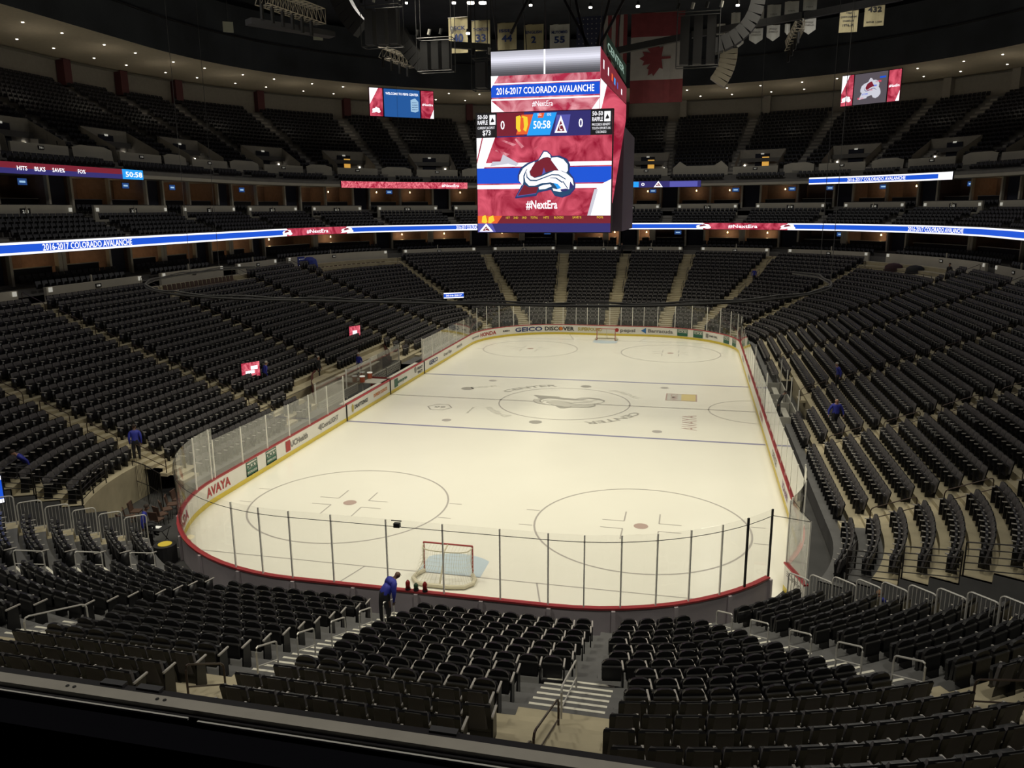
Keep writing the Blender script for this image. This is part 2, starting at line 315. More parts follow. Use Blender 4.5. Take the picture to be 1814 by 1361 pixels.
# near end, both near corners
uNL0 = u_ang('NL', 0)   # 8
def u_x_near(x): return 6+(CX-x)/(2*CX)
st = [gapB]
for px in (1322, 1277, 1222, 1163, 1100, 1035, 971, 886, 785, 686, 589, 515, 462, 414, 372, 345):
    st.append(min([gapB+(8-gapB)*i/3000 for i in range(3001)], key=lambda q: abs(proj(P(q, .07, 2.2))[0]-px)))
st = sorted(set(st)); PN = 0
for i in range(len(st)-1): pane(st[i], st[i+1], 1.08, 3.5, 3.5, GLASSD if st[i] > u_ang('NL', 40) else GLASS)
pane(st[-1], 8, 1.08, 3.5, 3.5, GLASSD)
for i, q in enumerate(st): stanchion(q, 2.42, m=BLACKM if i < 2 else None, wd=.07 if i < 2 else .045)
# left side, near glass up to the benches, lower towards the bench
glass_run(0.0, u_side(-25*FT-.1), 6, 1.85, 1.75, GLASSD)
# left side beyond the benches
glass_run(u_side(25*FT+.1), 1.0, 6, 1.8, 1.8, GLASSD)
glass_run(1.0, 4.0, 22, 2.42, 2.42, GLASS)
glass_run(4.0, u_side(4.6, False), 8, 1.8, 1.8, GLASSD)
glass_run(u_side(4.6, False), u_side(-4.6, False), 4, 1.8, 1.8, GLASS)
glass_run(u_side(-4.6, False), 5.0, 9, 1.8, 1.8, GLASSD)
glass_run(5.0, gapA, 2, 2.42, 2.42, GLASSD)
# advertisements on the boards
def bfn(uc, z, s=-.02, flip=1):
    def f(x, y): return P(adv(uc, s, x), s, z+y)
    return f
def ad(words, uc, h, col, wd, z=.62, label=None, extra=None):
    a = MB(); text(a, words, bfn(uc, z), h, col, wd, .03)
    if extra: extra(a, uc, z)
    o = a.obj('advertisement', brd); o['label'] = (label or (words+' lettering on the boards')); return o
def blob(dx, w_, h_, col, n=4, dz=0, s=-.022):
    def f(a, uc, z):
        pts = [(dx+w_/2*math.cos(2*PI*(i+.5)/n)*(1.414 if n == 4 else 1), dz+h_/2*math.sin(2*PI*(i+.5)/n)*(1.414 if n == 4 else 1)) for i in range(n)]
        a.poly([P(adv(uc, s, x), s, z+y) for x, y in pts], col)
    return f
L_ = lambda y: u_side(y)
def framed(words, w_, h_, col):
    def f(a, uc, z):
        g = bfn(uc, z, -.021)
        for x0, x1, y0, y1 in ((-w_/2, w_/2, h_/2-.05, h_/2), (-w_/2, w_/2, -h_/2, -h_/2+.05), (-w_/2, -w_/2+.05, -h_/2, h_/2), (w_/2-.05, w_/2, -h_/2, h_/2)):
            a.poly([g(x0, y0), g(x1, y0), g(x1, y1), g(x0, y1)], col)
        a.poly([g(-w_/2, -.02), g(w_/2, -.02), g(w_/2, -h_/2), g(-w_/2, -h_/2)], col); text(a, 'SPORTING GOODS', bfn(uc, z-h_/4, -.024), .16, BOARDW, w_*.85)
    return f
def yL(v):   # pixel column on the left boards -> y
    best = min(range(-2195, 2196, 5), key=lambda q: abs(proj((-12.95, q/100, .6))[0]-v)); return best/100
for words, px, h, col, wd, ex in [('AVAYA', 387, .62, 'red', 2.0, None), ("DICK'S", 446, .34, 'green', .92, framed('', 1.05, .74, INK['green'])), ("DICK'S", 480, .34, 'green', .92, framed('', 1.05, .74, INK['green'])),
        ('UCHealth', 530, .46, 'grey', 2.0, blob(-1.3, .5, .6, INK['red'])), ('CoorsLIGHT', 585, .42, 'grey', 2.3, blob(-1.35, .6, .5, INK['grey'], 3)),
        ('DRAFTKINGS', 640, .36, 'black', 2.2, blob(-1.4, .34, .6, INK['gold'], 6)), ("DUNKIN' DONUTS", 674, .34, 'orange', 2.5, None),
        ('enterprise', 713, .36, 'green', 2.0, blob(-1.35, .7, .62, INK['green'])), ('FREAKY', 744, .30, 'black', 1.3, blob(-1.1, .5, .5, INK['grey'], 10)),
        ('GEICO', 768, .5, 'navy', 2.3, None), ('Great Clips', 793, .36, 'grey', 2.4, None), ('AVAYA', 814, .34, 'grey', 1.8, None), ('cymti', 834, .3, 'grey', 1.8, None)]:
    uc = L_(yL(px)) if px < 815 else u_ang('FL', {834: 8}.get(px, 8))
    z = .62+(.12 if words in ("DICK'S", 'FREAKY') else 0)
    ad(words, uc, h, INK[col], wd, z, extra=ex if words != "DICK'S" else (lambda a, u_, z_, e=ex: e(a, u_, z_-.12)))
ad('FAST!', L_(yL(744)), .30, INK['black'], 1.1, .42)
def uF(px):
    c = [1+i/400 for i in range(1201)]; return min(c, key=lambda q: abs(proj(P(q, 0, .6))[0]-px))
for words, px, h, col, wd, ex in [('HONDA', 864, .55, 'red', 2.6, None), ('RMBA', 897, .24, 'black', .9, None), ('GEICO', 936, .62, 'navy', 3.1, None), ('DISCOVER', 991, .56, 'black', 3.2, blob(.15, .4, .4, INK['orange'], 12)),
        ('SUPERPOUND', 1045, .5, 'gold', 2.6, None), ('pepsi', 1112, .5, 'grey', 1.6, blob(-1.15, .42, .42, INK['red'], 14)), ('Barracuda', 1170, .5, 'grey', 2.6, blob(-1.7, .7, .7, INK['blue'], 3)),
        ("DICK'S", 1209, .3, 'green', 1.0, framed('', 1.15, .7, INK['green'])), ("DICK'S", 1237, .3, 'green', 1.0, framed('', 1.15, .7, INK['green'])), ('ONE CALL', 1264, .26, 'black', 1.2, blob(-.85, .34, .4, INK['grey'])),
        ("DICK'S", 1287, .3, 'green', .9, framed('', 1.05, .7, INK['green'])), ("DICK'S", 1301, .3, 'green', .9, framed('', 1.05, .7, INK['green']))]:
    z = .62+(.12 if words == "DICK'S" else 0)
    ad(words, uF(px), h, INK[col], wd, z, extra=ex if words != "DICK'S" else (lambda a, u_, z_, e=ex: e(a, u_, z_-.12)))
for words, y, col in (('AVAYA', -3.5, 'red'), ('OFFICE', -12, 'grey'), ('UCHealth', -17, 'purple'), ('AVAYA', 8, 'grey'), ('HONDA', 16, 'grey')): ad(words, u_side(y, False), .5, INK[col], 2.2)
ad('HONDA', u_ang('NL', 30), .6, INK['red'], 2.6)
for y0 in (-25*FT, -.0, 25*FT):   # dark gate posts by the benches
    a = MB(); a.box((-12.93, y0, .55), (.06, .10, 1.1), BLACKM); a.obj('gate_post', brd)
# opened gate leaf at the near right corner with its own glass
gt = thing('rink_gate', 'open curved rink gate with tall glass at the near right corner', 'gate', P(gapA, 0, 0))
g0 = P(gapA, 0, 0); d_ = (Vector((12.55, -27.6, 0))-g0); d_.z = 0; Lg = 1.75; d_.normalize(); nn = Vector((d_.y, -d_.x, 0))
def gb(name, t0, t1, z0, z1, th, m, off=0.):
    a = MB(); a.box(d_*((t0+t1)/2)+nn*off+Vector((0, 0, (z0+z1)/2)), (t1-t0, th, z1-z0), m, X=d_, Y=nn); return a.obj(name, gt)
gb('gate_panel', 0, Lg, .2, 1.02, .08, BOARDW); gb('kick_plate', 0, Lg, 0, .2, .09, KICK); gb('cap_rail', 0, Lg, 1.02, 1.08, .16, CAP)
gb('glass_pane', .05, Lg-.05, 1.08, 3.3, .015, GLASSD); gb('stanchion', 0, .05, 1.08, 3.4, .05, STAN); gb('stanchion', Lg-.05, Lg, 1.08, 3.3, .05, STAN)
a = MB(); text(a, 'OFFICE', plane_fn(d_*Lg/2-nn*.045+Vector((0, 0, .75)), d_, (0, 0, 1)), .26, INK['grey'], 1.3); text(a, 'OFFICE', plane_fn(d_*Lg/2+nn*.045+Vector((0, 0, .75)), -d_, (0, 0, 1)), .26, INK['grey'], 1.3)
text(a, 'NATION', plane_fn(d_*Lg/2-nn*.045+Vector((0, 0, .45)), d_, (0, 0, 1)), .26, INK['grey'], 1.3); a.obj('gate_lettering', gt)
# thin net cable along the top of the near glass
a = MB(); a.tube([P(u, .1, 3.28+.0*u) for u in us(gapB, 8.25, .6, 0)], .012, BLACKM, 4)
tag(a.obj('net_cable'), 'thin black cable running along the top of the near end glass', 'cable')
a = MB(); a.tube([P(gapA-.0, .1, 3.4), g0+d_*Lg+Vector((0, 0, 3.3)), P(gapB, .1, 3.28)], .012, BLACKM, 4)
tag(a.obj('net_cable'), 'thin black cable spanning the open gate at the near right corner', 'cable')

# ------------------------------------------------------------------ stands
S0, NROW = 1.7, 21
def rs(k): return S0+.84*k
def rz(k): return .75+.30*k+.0012*k*k
TF, TB = -.52, .32     # tread extends from rs+TF to rs+TB
def dirn(a, sx, sy): a = math.radians(a); return Vector((sx*math.cos(a), sy*math.sin(a), 0))
# aisles: origin, direction, half width, first row, last row, name
AIS = []
for nm, sx in (('left', -1), ('right', 1)):
    for i, y in enumerate((-21.6, -11.6, -.6, 11.6, 21.9)): AIS.append((Vector((sx*CX, y, 0)), Vector((sx, 0, 0)), .62, 0, NROW, '%s side aisle %s' % (nm, ('nearest the near corner', 'level with the near circles', 'at centre ice', 'level with the far blue line', 'nearest the far corner')[i])))
    for an, t in ((35, 'far %s corner, lower aisle' % nm), (61, 'far %s corner, upper aisle' % nm)): AIS.append((Vector((sx*CX, CY, 0)), dirn(an, sx, 1), .62, 0, NROW, t))
    AIS.append((Vector((sx*CX, CY, 0)), dirn(82.5, sx, 1), .62, 0, NROW, 'far end aisle %s of centre' % nm))
    AIS.append((Vector((sx*CX, -CY, 0)), dirn(60.3, sx, -1), .62, 0, NROW, 'near %s corner aisle' % nm))
AIS.append((Vector((0, CY, 0)), Vector((0, 1, 0)), .62, 0, NROW, 'far centre aisle'))
AIS.append((Vector((-.12, -CY, 0)), Vector((0, -1, 0)), .62, 0, NROW, 'near aisle left of the goal'))
for sx in (1, -1):
    AIS.append((Vector((sx*6.36+.0, -CY, 0)), Vector((0, -1, 0)), .26, 0, 7, 'narrow near aisle'))
    AIS.append((Vector((sx*6.36-.05, -CY, 0)), Vector((0, -1, 0)), .92, 7, NROW, 'wide near aisle'))
VA, VB, VK = 27.5, 40, 9       # corner tunnels (degrees), rows missing below VK
def blocked(p, k, hw):
    for o, d, h, k0, k1, nm in AIS:
        if not (k0 <= k < k1): continue
        q = p-o; q.z = 0
        if q.dot(d) > 0 and abs(q.x*d.y-q.y*d.x) < h+hw: return True
    return False
def corner_ang(p):
    if abs(p.x) > CX and abs(p.y) > CY: return math.degrees(math.atan2(abs(p.y)-CY, abs(p.x)-CX))
    return -1
def noseat(p, k):
    a = corner_ang(p)
    if p.y < 0 and a >= 0:
        if VA-1 < a < VB+1 and k < VK: return True
        if 3 < a <= VA and k < 3 and p.x < 0: return True
    if p.y > 0 and 5 < a < 33 and k >= 18: return True          # platforms in the far corners
    if p.x < 0 and -.6 < p.y < 11.6 and k >= 19: return True    # glazed platform on the left
    if p.x < 0 and abs(p.y) < 9.0 and k < 3: return True        # benches
    if p.x < 0 and 9 <= p.y < 12 and k < 1: return True
    if p.x > 0 and abs(p.y) < 5.5 and k < 2: return True        # penalty boxes
    if p.x < 0 and k < 5 and (-6.4 < p.y < -1.6 or 4.4 < p.y < 9.5): return k < 4   # exits with red screens
    return False
# terrace surfaces
terr = {0: MB(), 1: MB()}
def retract(u, k): return k < 10 and (u_ang('NR', 43) < u % 8 < u_ang('NL', 43))
STN = us(0, 8, 1.1, 12)
for i in range(len(STN)-1):
    a, b = STN[i], STN[i+1]; mid = (a+b)/2
    for k in range(NROW+1):
        pm = P(mid, rs(k)); ang = corner_ang(pm); near = pm.y < 0 and ang >= 0
        hole = near and VA < ang < VB and k < VK
        if pm.x < 0 and abs(pm.y) < 8 and k < 3: hole = True
        if pm.x > 0 and abs(pm.y) < 5.5 and k < 2: hole = True
        if pm.y < 0 and near and ang < VA and k < 3 and pm.x < 0: hole = True
        if hole: continue
        z0 = rz(k-1) if k else 0; z1 = rz(k); s0 = rs(k)+TF; s1 = rs(k)+TB
        m = CONCG if (retract(mid, k) or k < 1 or (near and ang < VA and k < 2)) else CONC
        if k == VK and near and VA < ang < VB: z0 = 2.6
        if k == 3 and pm.x < 0 and abs(pm.y) < 8: z0 = 0
        if k == 2 and pm.x > 0 and abs(pm.y) < 5.5: z0 = 0
        if near and ang < VA and k == 3 and pm.x < 0: z0 = 0
        terr[0].poly([P(a, s0, z0), P(b, s0, z0), P(b, s0, z1), P(a, s0, z1)], m)
        terr[0].poly([P(a, s0, z1), P(b, s0, z1), P(b, s1, z1), P(a, s1, z1)], m)
for q in ('NL', 'NR'):       # tunnel cheeks
    for an in (VA, VB):
        uu = u_ang(q, an)
        for k in range(VK): terr[0].poly([P(uu, rs(k)+TF, 0), P(uu, rs(k)+TB, 0), P(uu, rs(k)+TB, rz(k)), P(uu, rs(k)+TF, rz(k))], CONCG)
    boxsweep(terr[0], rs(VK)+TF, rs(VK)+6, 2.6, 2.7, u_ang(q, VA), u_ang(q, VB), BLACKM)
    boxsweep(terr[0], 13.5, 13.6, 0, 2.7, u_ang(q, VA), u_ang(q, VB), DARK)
struct(terr[0].obj('floor_terraces'))
a = MB(); U = us(0, 8, 2, 0); a.grid([[P(u, .0, -.01), P(u, 60, -.01)] for u in U], FLOORD); struct(a.obj('floor'))
# aisle stairs: a half step between the rows, pale nosings on the front deck
for o, d, h, k0, k1, nm in AIS:
    a = MB(); n = Vector((-d.y, d.x, 0))
    def hit(s):   # point on aisle centre line at bowl offset s
        t0, t1 = 0, 60
        for _ in range(40):
            tm = (t0+t1)/2; p = o+d*tm; ax, ay = abs(p.x)-CX, abs(p.y)-CY
            sd = (max(ax, ay) if (ax < 0 or ay < 0) else math.hypot(ax, ay))-RR
            if sd < s: t0 = tm
            else: t1 = tm
        return o+d*t0
    vis_any = False
    for k in range(k0, min(k1, NROW)):
        pc = hit(rs(k))
        if not vis(pc+Vector((0, 0, rz(k))), 250, 250): continue
        if noseat(pc, k) and k < 5: continue
        if k == 0 and 'side aisle' in nm: continue
        vis_any = True
        ret = retract(0, k) if False else (k < 10 and pc.y < -CY-2)
        m = CONCG if ret else CONC; za = rz(k); zb = rz(k-1) if k else rz(0)-.3
        # half step in front of the riser
        c = hit(rs(k)+TF-.21); hh = (za-zb)/2
        X = n; Y = d
        a.box((c.x, c.y, zb+hh/2+.003), (2*h-.04, .42, hh), m, X=X, Y=Y)
        if ret and nm != 'narrow near aisle' or (k < 8 and nm.startswith('far')):
            for (q, zz) in ((c-d*.18, zb+hh+.006), (hit(rs(k)+TF+.03), za+.004)):
                a.box((q.x, q.y, zz), (2*h-.3, .07, .008), STRIPE, X=X, Y=Y)
    if vis_any: struct(a.obj('floor_stair'))

# ------------------------------------------------------------------ seats
def seat_parts(kind):
    """returns dict part -> (MB) in local coordinates: x sideways, +y towards the ice, z up"""
    D = {}
    back, seat, arm, leg = MB(), MB(), MB(), MB(); hw = .225
    if kind == 'rect':
        def sec(z, y, w): return [(-w, y+.03, z), (-w*.6, y-.01, z), (w*.6, y-.01, z), (w, y+.03, z), (w, y-.035, z), (w*.6, y-.075, z), (-w*.6, y-.075, z), (-w, y-.035, z)]
        back.grid([sec(.36, 0, .21), sec(.50, -.02, .225), sec(.80, -.07, .23), sec(.865, -.085, .20)], SEATF, True)
        back.poly(sec(.865, -.085, .20), RIM); back.poly(sec(.36, 0, .21)[::-1], SEATB)
        # rear shell, drawn down in black to stand in for shade under the seat
        back.grid([[(-.245, -.02, .12), (.245, -.02, .12)], [(-.245, -.04, .30), (.245, -.04, .30)], [(-.25, -.155, .85), (.25, -.155, .85)], [(-.235, -.13, .885), (.235, -.13, .885)]], SEATB)
    else:
        def arc(y, w, zt, z0): return [(-w, y, z0), (-w, y-.02, z0+.22), (-w*.93, y-.03, zt-.10), (-w*.7, y-.035, zt-.03), (-w*.3, y-.04, zt), (w*.3, y-.04, zt), (w*.7, y-.035, zt-.03), (w*.93, y-.03, zt-.10), (w, y-.02, z0+.22), (w, y, z0)]
        f_, b_ = arc(.0, .215, .87, .36), arc(-.075, .225, .875, .36)
        back.grid([f_, b_], SEATB); back.poly(f_[::-1], SEATF); back.poly(b_, SEATB)
        back.box((0, -.13, .71), (.43, .06, .03), RIM); back.box((0, -.125, .53), (.43, .05, .33), SEATB)
    # tipped-up seat
    def s2(t, y, w): return [(-w, y, t), (w, y, t), (w, y+.07, t), (-w, y+.07, t)]
    seat.grid([s2(.27, .06, .19), s2(.36, .02, .215), s2(.66, .05, .215), s2(.71, .07, .18)], SEATB, True); seat.poly(s2(.71, .07, .18), SEATB); seat.poly(s2(.27, .06, .19)[::-1], SEATB)
    for sx in (-1, 1):
        x = sx*.255
        if sx == 1 or kind == 'x': pass
    arm.prism([(.235, -.1, .60), (.275, -.1, .60), (.275, .27, .60), (.235, .27, .60)], [(.235, -.1, .635), (.275, -.1, .635), (.275, .27, .63), (.235, .27, .63)], ARM)
    leg.prism([(.235, -.13, 0), (.27, -.13, 0), (.27, .20, 0), (.235, .20, 0)], [(.24, -.06, .60), (.27, -.06, .60), (.27, .2, .60), (.24, .2, .60)], SEATB)  # wide black foot, shaped to darken the row floor as well
    return {'backrest': back, 'folding_seat': seat, 'armrest': arm, 'side_standard': leg}
PR = {k: seat_parts(k) for k in ('rect', 'round')}
def lod(kind):
    a = MB()
    if kind == 'far':       # upper decks, under ten pixels each
        a.grid([[(-.23, .0, .36), (.23, .0, .36)], [(-.23, -.09, .86), (.23, -.09, .86)], [(-.21, -.15, .86), (.21, -.15, .86)], [(-.22, -.06, .34), (.22, -.06, .34)]], SEATN)
        a.grid([[(-.21, .02, .36), (.21, .02, .36)], [(-.21, .12, .66), (.21, .12, .66)]], SEATB); a.poly([(-.27, .1, .62), (-.23, .1, .62), (-.23, .26, .62), (-.27, .26, .62)], ARM)
    return a
SEATS = []     # (kind, P, n, k, u)
def row_seats(s, z, k, u0, u1, kind, pitch, test, out):
    """fill free intervals of the row between stations"""
    U = []; u = u0
    step = .13
    pts = []
    while u < u1:
        pts.append(u); u = adv(u, s, step)
    free = [not test(P(q, s), k) for q in pts]
    i = 0; N = len(pts)
    while i < N:
        if not free[i]: i += 1; continue
        j = i
        while j < N and free[j]: j += 1
        L = (j-i)*step; n = int((L+.02)/pitch)
        if n > 0:
            off = (L-n*pitch)/2
            for q in range(n): out.append((kind, adv(pts[i], s, off+(q+.5)*pitch-step/2), k, n, q))
        i = j
low = []
for k in range(NROW):
    t = lambda p, kk: blocked(p, kk, .02) or noseat(p, kk)
    row_seats(rs(k), rz(k), k, 0, 8, 'rect', .54, t, low)
lowseats = []
for kind, u, k, n, q in low:
    p = P(u, rs(k), rz(k)+.005)
    if not vis(p+Vector((0, 0, .5)), 110, 110): continue
    if p.y < -49.2: continue
    kd = 'round' if (k < 10 and p.y < -CY and (corner_ang(p) > VB or corner_ang(p) < 0)) else 'rect'
    if p.y < -CY-6 and k == NROW-1: continue
    lowseats.append((kd, p, u, k, n, q))
upper = []
# club deck, upper deck profiles
CLS = lambda k: 21.7+.86*k
CLZ = lambda k: 10.98+.34*k
UPS = lambda k: 27.0+.82*k
def UPZ(k): return 16.62+.22*k
CG = [u_side(y) for y in (-21.3, -9.8, 1.7, 13.2)]+[u_ang('FL', a_) for a_ in (4, 21, 37, 55, 72)]+[2+(CX-4.5)/(2*CX)-.0, 2+(CX+4.5)/(2*CX)]+[u_ang('FR', a_) for a_ in (72.4, 54, 37.5, 21, 4)]+[u_side(y, False) for y in (13.2, 1.7, -9.8, -21.3)]
CG.sort()
UG = [u_side(y) for y in (-16, -4.5, 7.6)]+[u_ang('FL', a_) for a_ in (-.5+.6, 8.5, 16.8, 29.6, 43.6, 51.3, 64, 77)]+[u_ang('FR', a_) for a_ in (77, 64.5, 51.3, 42.4, 29.6, 16.8, 8.5, .5)]+[u_side(y, False) for y in (7.6, -4.5, -16)]
UG += [2+(CX-4.4)/(2*CX)+.0, 2+(CX+4.4)/(2*CX)]
UG.sort()
# ang list of door bays (centre)
DOORS = [u_side(y) for y in (-19, -9, 2.0, 13.9)]+[u_ang('FL', a_) for a_ in (4.0, 21.4, 37.8, 55)]+[2.5]+[u_ang('FR', a_) for a_ in (72.5, 55.9, 39.2, 22, 4)]+[u_side(y, False) for y in (13.9, 2, -9)]
DOORS += [u_ang('FL', 72.5), 2+(CX+1.6)/(2*CX)]
DOORS = sorted(set(d for d in DOORS if d != 2.5))
def near_u(u, L, s, hw):
    for g in L:
        if abs(u-g) < 1.2:
            if (P(u, s)-P(g, s)).length < hw: return True
    return False
def bay(u, s=33.): return near_u(u, DOORS, s, 3.1)
# ------------------------------------------------------------------ upper structure (left, far and right sides)
UW0, UW1 = u_side(-26), u_side(-20, False)      # the decks run clockwise from the near left to the near right
def spans(gaps, s, hw, u0=UW0, u1=UW1):
    out = []; a = u0
    for g in sorted(gaps):
        if not (u0 < g < u1): continue
        b = adv(g, s, -hw)
        if b > a: out.append((a, b))
        a = adv(g, s, hw)
    out.append((a, u1)); return out
def atpx(px, s, z, u0=UW0, u1=UW1):
    best, bu = 1e9, u0; n = 1500
    for i in range(n+1):
        u = u0+(u1-u0)*i/n; q = proj(P(u, s, z))
        if abs(q[0]-px) < best and q[2] > 0: best, bu = abs(q[0]-px), u
    return bu
LG = [u_side(y) for y in (-21.6, -10.3, 1.4, 12.4)]+[u_side(CY-.01)]+[u_ang('FL', a_) for a_ in (37, 61.5)]+[2+(CX-4.42)/(2*CX)-0]+[u_ang('FL', 82.5)]+[2.5]+[u_ang('FR', a_) for a_ in (82.5, 61, 36)]+[u_side(y, False) for y in (21.9, 11.6, .6, -10.5)]
LG = sorted(set(g for g in LG if abs(g-2) > 1e-6))
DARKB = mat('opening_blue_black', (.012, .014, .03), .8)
pu = MB()
for u0, u1 in spans(LG, 20.2, 1.15): boxsweep(pu, 20.2, 20.42, 6.2, 8.45, u0, u1, PARA, 1.2)
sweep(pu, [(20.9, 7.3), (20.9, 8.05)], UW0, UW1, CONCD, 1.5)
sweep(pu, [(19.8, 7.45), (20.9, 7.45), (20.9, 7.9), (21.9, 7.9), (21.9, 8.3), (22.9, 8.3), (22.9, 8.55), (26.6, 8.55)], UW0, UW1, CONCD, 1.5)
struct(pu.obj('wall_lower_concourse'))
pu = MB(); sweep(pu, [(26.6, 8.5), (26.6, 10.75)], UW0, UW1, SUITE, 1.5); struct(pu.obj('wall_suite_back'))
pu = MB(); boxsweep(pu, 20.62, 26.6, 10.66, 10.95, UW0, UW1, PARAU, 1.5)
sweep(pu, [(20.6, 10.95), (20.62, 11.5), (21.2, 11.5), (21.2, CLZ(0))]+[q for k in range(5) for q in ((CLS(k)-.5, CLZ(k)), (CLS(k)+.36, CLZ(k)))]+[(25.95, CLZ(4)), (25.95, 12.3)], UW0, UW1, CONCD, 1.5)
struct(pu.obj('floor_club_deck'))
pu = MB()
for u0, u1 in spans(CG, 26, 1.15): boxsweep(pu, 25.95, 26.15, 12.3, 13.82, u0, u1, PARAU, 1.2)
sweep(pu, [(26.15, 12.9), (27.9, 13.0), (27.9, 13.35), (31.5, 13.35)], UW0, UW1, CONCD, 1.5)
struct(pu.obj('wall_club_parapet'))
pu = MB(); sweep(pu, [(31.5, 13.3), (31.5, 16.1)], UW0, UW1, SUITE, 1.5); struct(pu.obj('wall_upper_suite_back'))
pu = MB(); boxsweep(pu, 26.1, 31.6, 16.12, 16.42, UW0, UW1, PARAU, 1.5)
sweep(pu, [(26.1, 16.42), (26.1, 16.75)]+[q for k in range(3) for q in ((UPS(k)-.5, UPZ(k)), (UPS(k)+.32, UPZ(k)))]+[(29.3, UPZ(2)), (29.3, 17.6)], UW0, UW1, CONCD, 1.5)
struct(pu.obj('floor_upper_deck_front'))
pu = MB()
for i in range(len(DOORS)):
    g = DOORS[i]
    boxsweep(pu, 29.5, 29.7, 17.1, 18.6, adv(g, 29.5, -2.9), adv(g, 29.5, 2.9), PARAU, 1.2)             # parapet in front of the door bay
    boxsweep(pu, 33.2, 33.4, 17.7, 20.9, adv(g, 33.2, -3.0), adv(g, 33.2, 3.0), WALLU, 1.2)              # wall with the door
    e0, e1 = adv(g, 33.2, -3.0), adv(g, 33.2, 3.0)
    for e in (e0, e1):                                                                               # sloping cheeks of the bay
        c, n = core(e); q = [P(adv(e, 29.6, 0), 29.6, 17.6), P(e, 33.3, 17.6), P(e, 33.3, 20.9), P(e, 29.8, 19.0)]; pu.poly(q, WALLU)
    if i+1 < len(DOORS):
        h0, h1 = adv(g, 29.6, 3.6), adv(DOORS[i+1], 29.6, -3.6); U = us(h0, h1, 1.0, 29.6); n = len(U)-1; rows = []
        for j, u in enumerate(U):
            t = min(j, n-j)/max(1, n); zt = 18.6 if t < .04 else 19.45 if t < .2 else 18.85
            rows.append([P(u, 29.6, 17.1), P(u, 29.75, zt), P(u, 29.95, zt)])
        pu.grid(rows, PARAU)
struct(pu.obj('wall_upper_parapets'))
# upper terraces
NUP = 16
def upz(k): return 18.2+.53*k
def upsk(k): return 30.5+.95*k
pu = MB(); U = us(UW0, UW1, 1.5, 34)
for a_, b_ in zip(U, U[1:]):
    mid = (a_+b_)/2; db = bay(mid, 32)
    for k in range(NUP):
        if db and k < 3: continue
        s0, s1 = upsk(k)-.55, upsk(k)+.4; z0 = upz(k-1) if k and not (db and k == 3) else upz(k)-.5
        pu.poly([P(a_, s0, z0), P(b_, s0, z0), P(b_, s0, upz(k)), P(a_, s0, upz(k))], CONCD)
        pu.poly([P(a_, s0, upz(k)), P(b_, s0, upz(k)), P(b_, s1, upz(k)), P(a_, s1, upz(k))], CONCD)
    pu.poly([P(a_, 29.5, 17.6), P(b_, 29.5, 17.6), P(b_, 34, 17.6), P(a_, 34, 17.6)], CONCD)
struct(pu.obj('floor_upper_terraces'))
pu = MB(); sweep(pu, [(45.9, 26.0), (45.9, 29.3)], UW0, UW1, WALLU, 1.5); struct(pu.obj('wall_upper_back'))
pu = MB(); sweep(pu, [(34.0, 29.75), (35.2, 29.7), (46.0, 29.25)], -.9+8-8+.0+UW0*0+0 if False else UW0, UW1, SOFF, 1.2); sweep(pu, [(44.9, 29.15), (46.0, 29.1)], UW0, UW1, PARAU, 1.5)
struct(pu.obj('ceiling_soffit'))
pu = MB(); sweep(pu, [(34.0, 29.75), (33.9, 36.5)], UW0, UW1, ROOF, 2); boxsweep(pu, 33.6, 33.85, 33.0, 33.12, UW0, UW1, GREYM, 2)
struct(pu.obj('wall_fascia_dark'))
pu = MB(); pu.poly([P(u, 62, 37.5) for u in us(0, 8, 4, 60)[:-1]], ROOF); struct(pu.obj('ceiling_roof'))
pu = MB(); sweep(pu, [(58, -1), (58, 38)], 0, 8, DARK, 4); struct(pu.obj('wall_outer'))
# pillars at the back of the upper deck
PILR = mat('pillar_maroon', (.11, .03, .035), .7)
for i, g in enumerate(UG[::1]):
    if not vis(P(g, 45.5, 28), 20, 20): continue
    u = adv(g, 45.4, 1.6); c, n = core(u); a = MB(); a.box(P(u, 45.3, 27.9), (1.0, 1.0, 2.7), PILR if u < 2.4 else WALLU, X=n.cross(Vector((0, 0, 1))), Y=n)
    tag(a.obj('pillar'), 'maroon square pillar against the upper back wall, at seat aisle %d clockwise from the left' % (i+1), 'pillar', 'pillars behind the upper deck')
# upper stairs
for gi, g in enumerate(UG):
    if not vis(P(g, 38, 23), 60, 60): continue
    a = MB(); c, n = core(g); X = n.cross(Vector((0, 0, 1)))
    for k in range(NUP):
        for dz, ds in ((.004, -.1), (-.26, -.76)):
            z = upz(k)+dz; q = P(g, upsk(k)+ds, z); a.box((q.x, q.y, z-.1), (1.15, .55 if dz > 0 else .35, .22), CONCS, X=X, Y=n)
    struct(a.obj('floor_stair'))
for g in CG:
    if not vis(P(g, 24, 12.5), 60, 60): continue
    a = MB(); c, n = core(g); X = n.cross(Vector((0, 0, 1)))
    for k in range(5): q = P(g, CLS(k)-.7, CLZ(k)); a.box((q.x, q.y, CLZ(k)-.2), (1.2, .42, .24), CONCS, X=X, Y=n)
    struct(a.obj('floor_stair'))

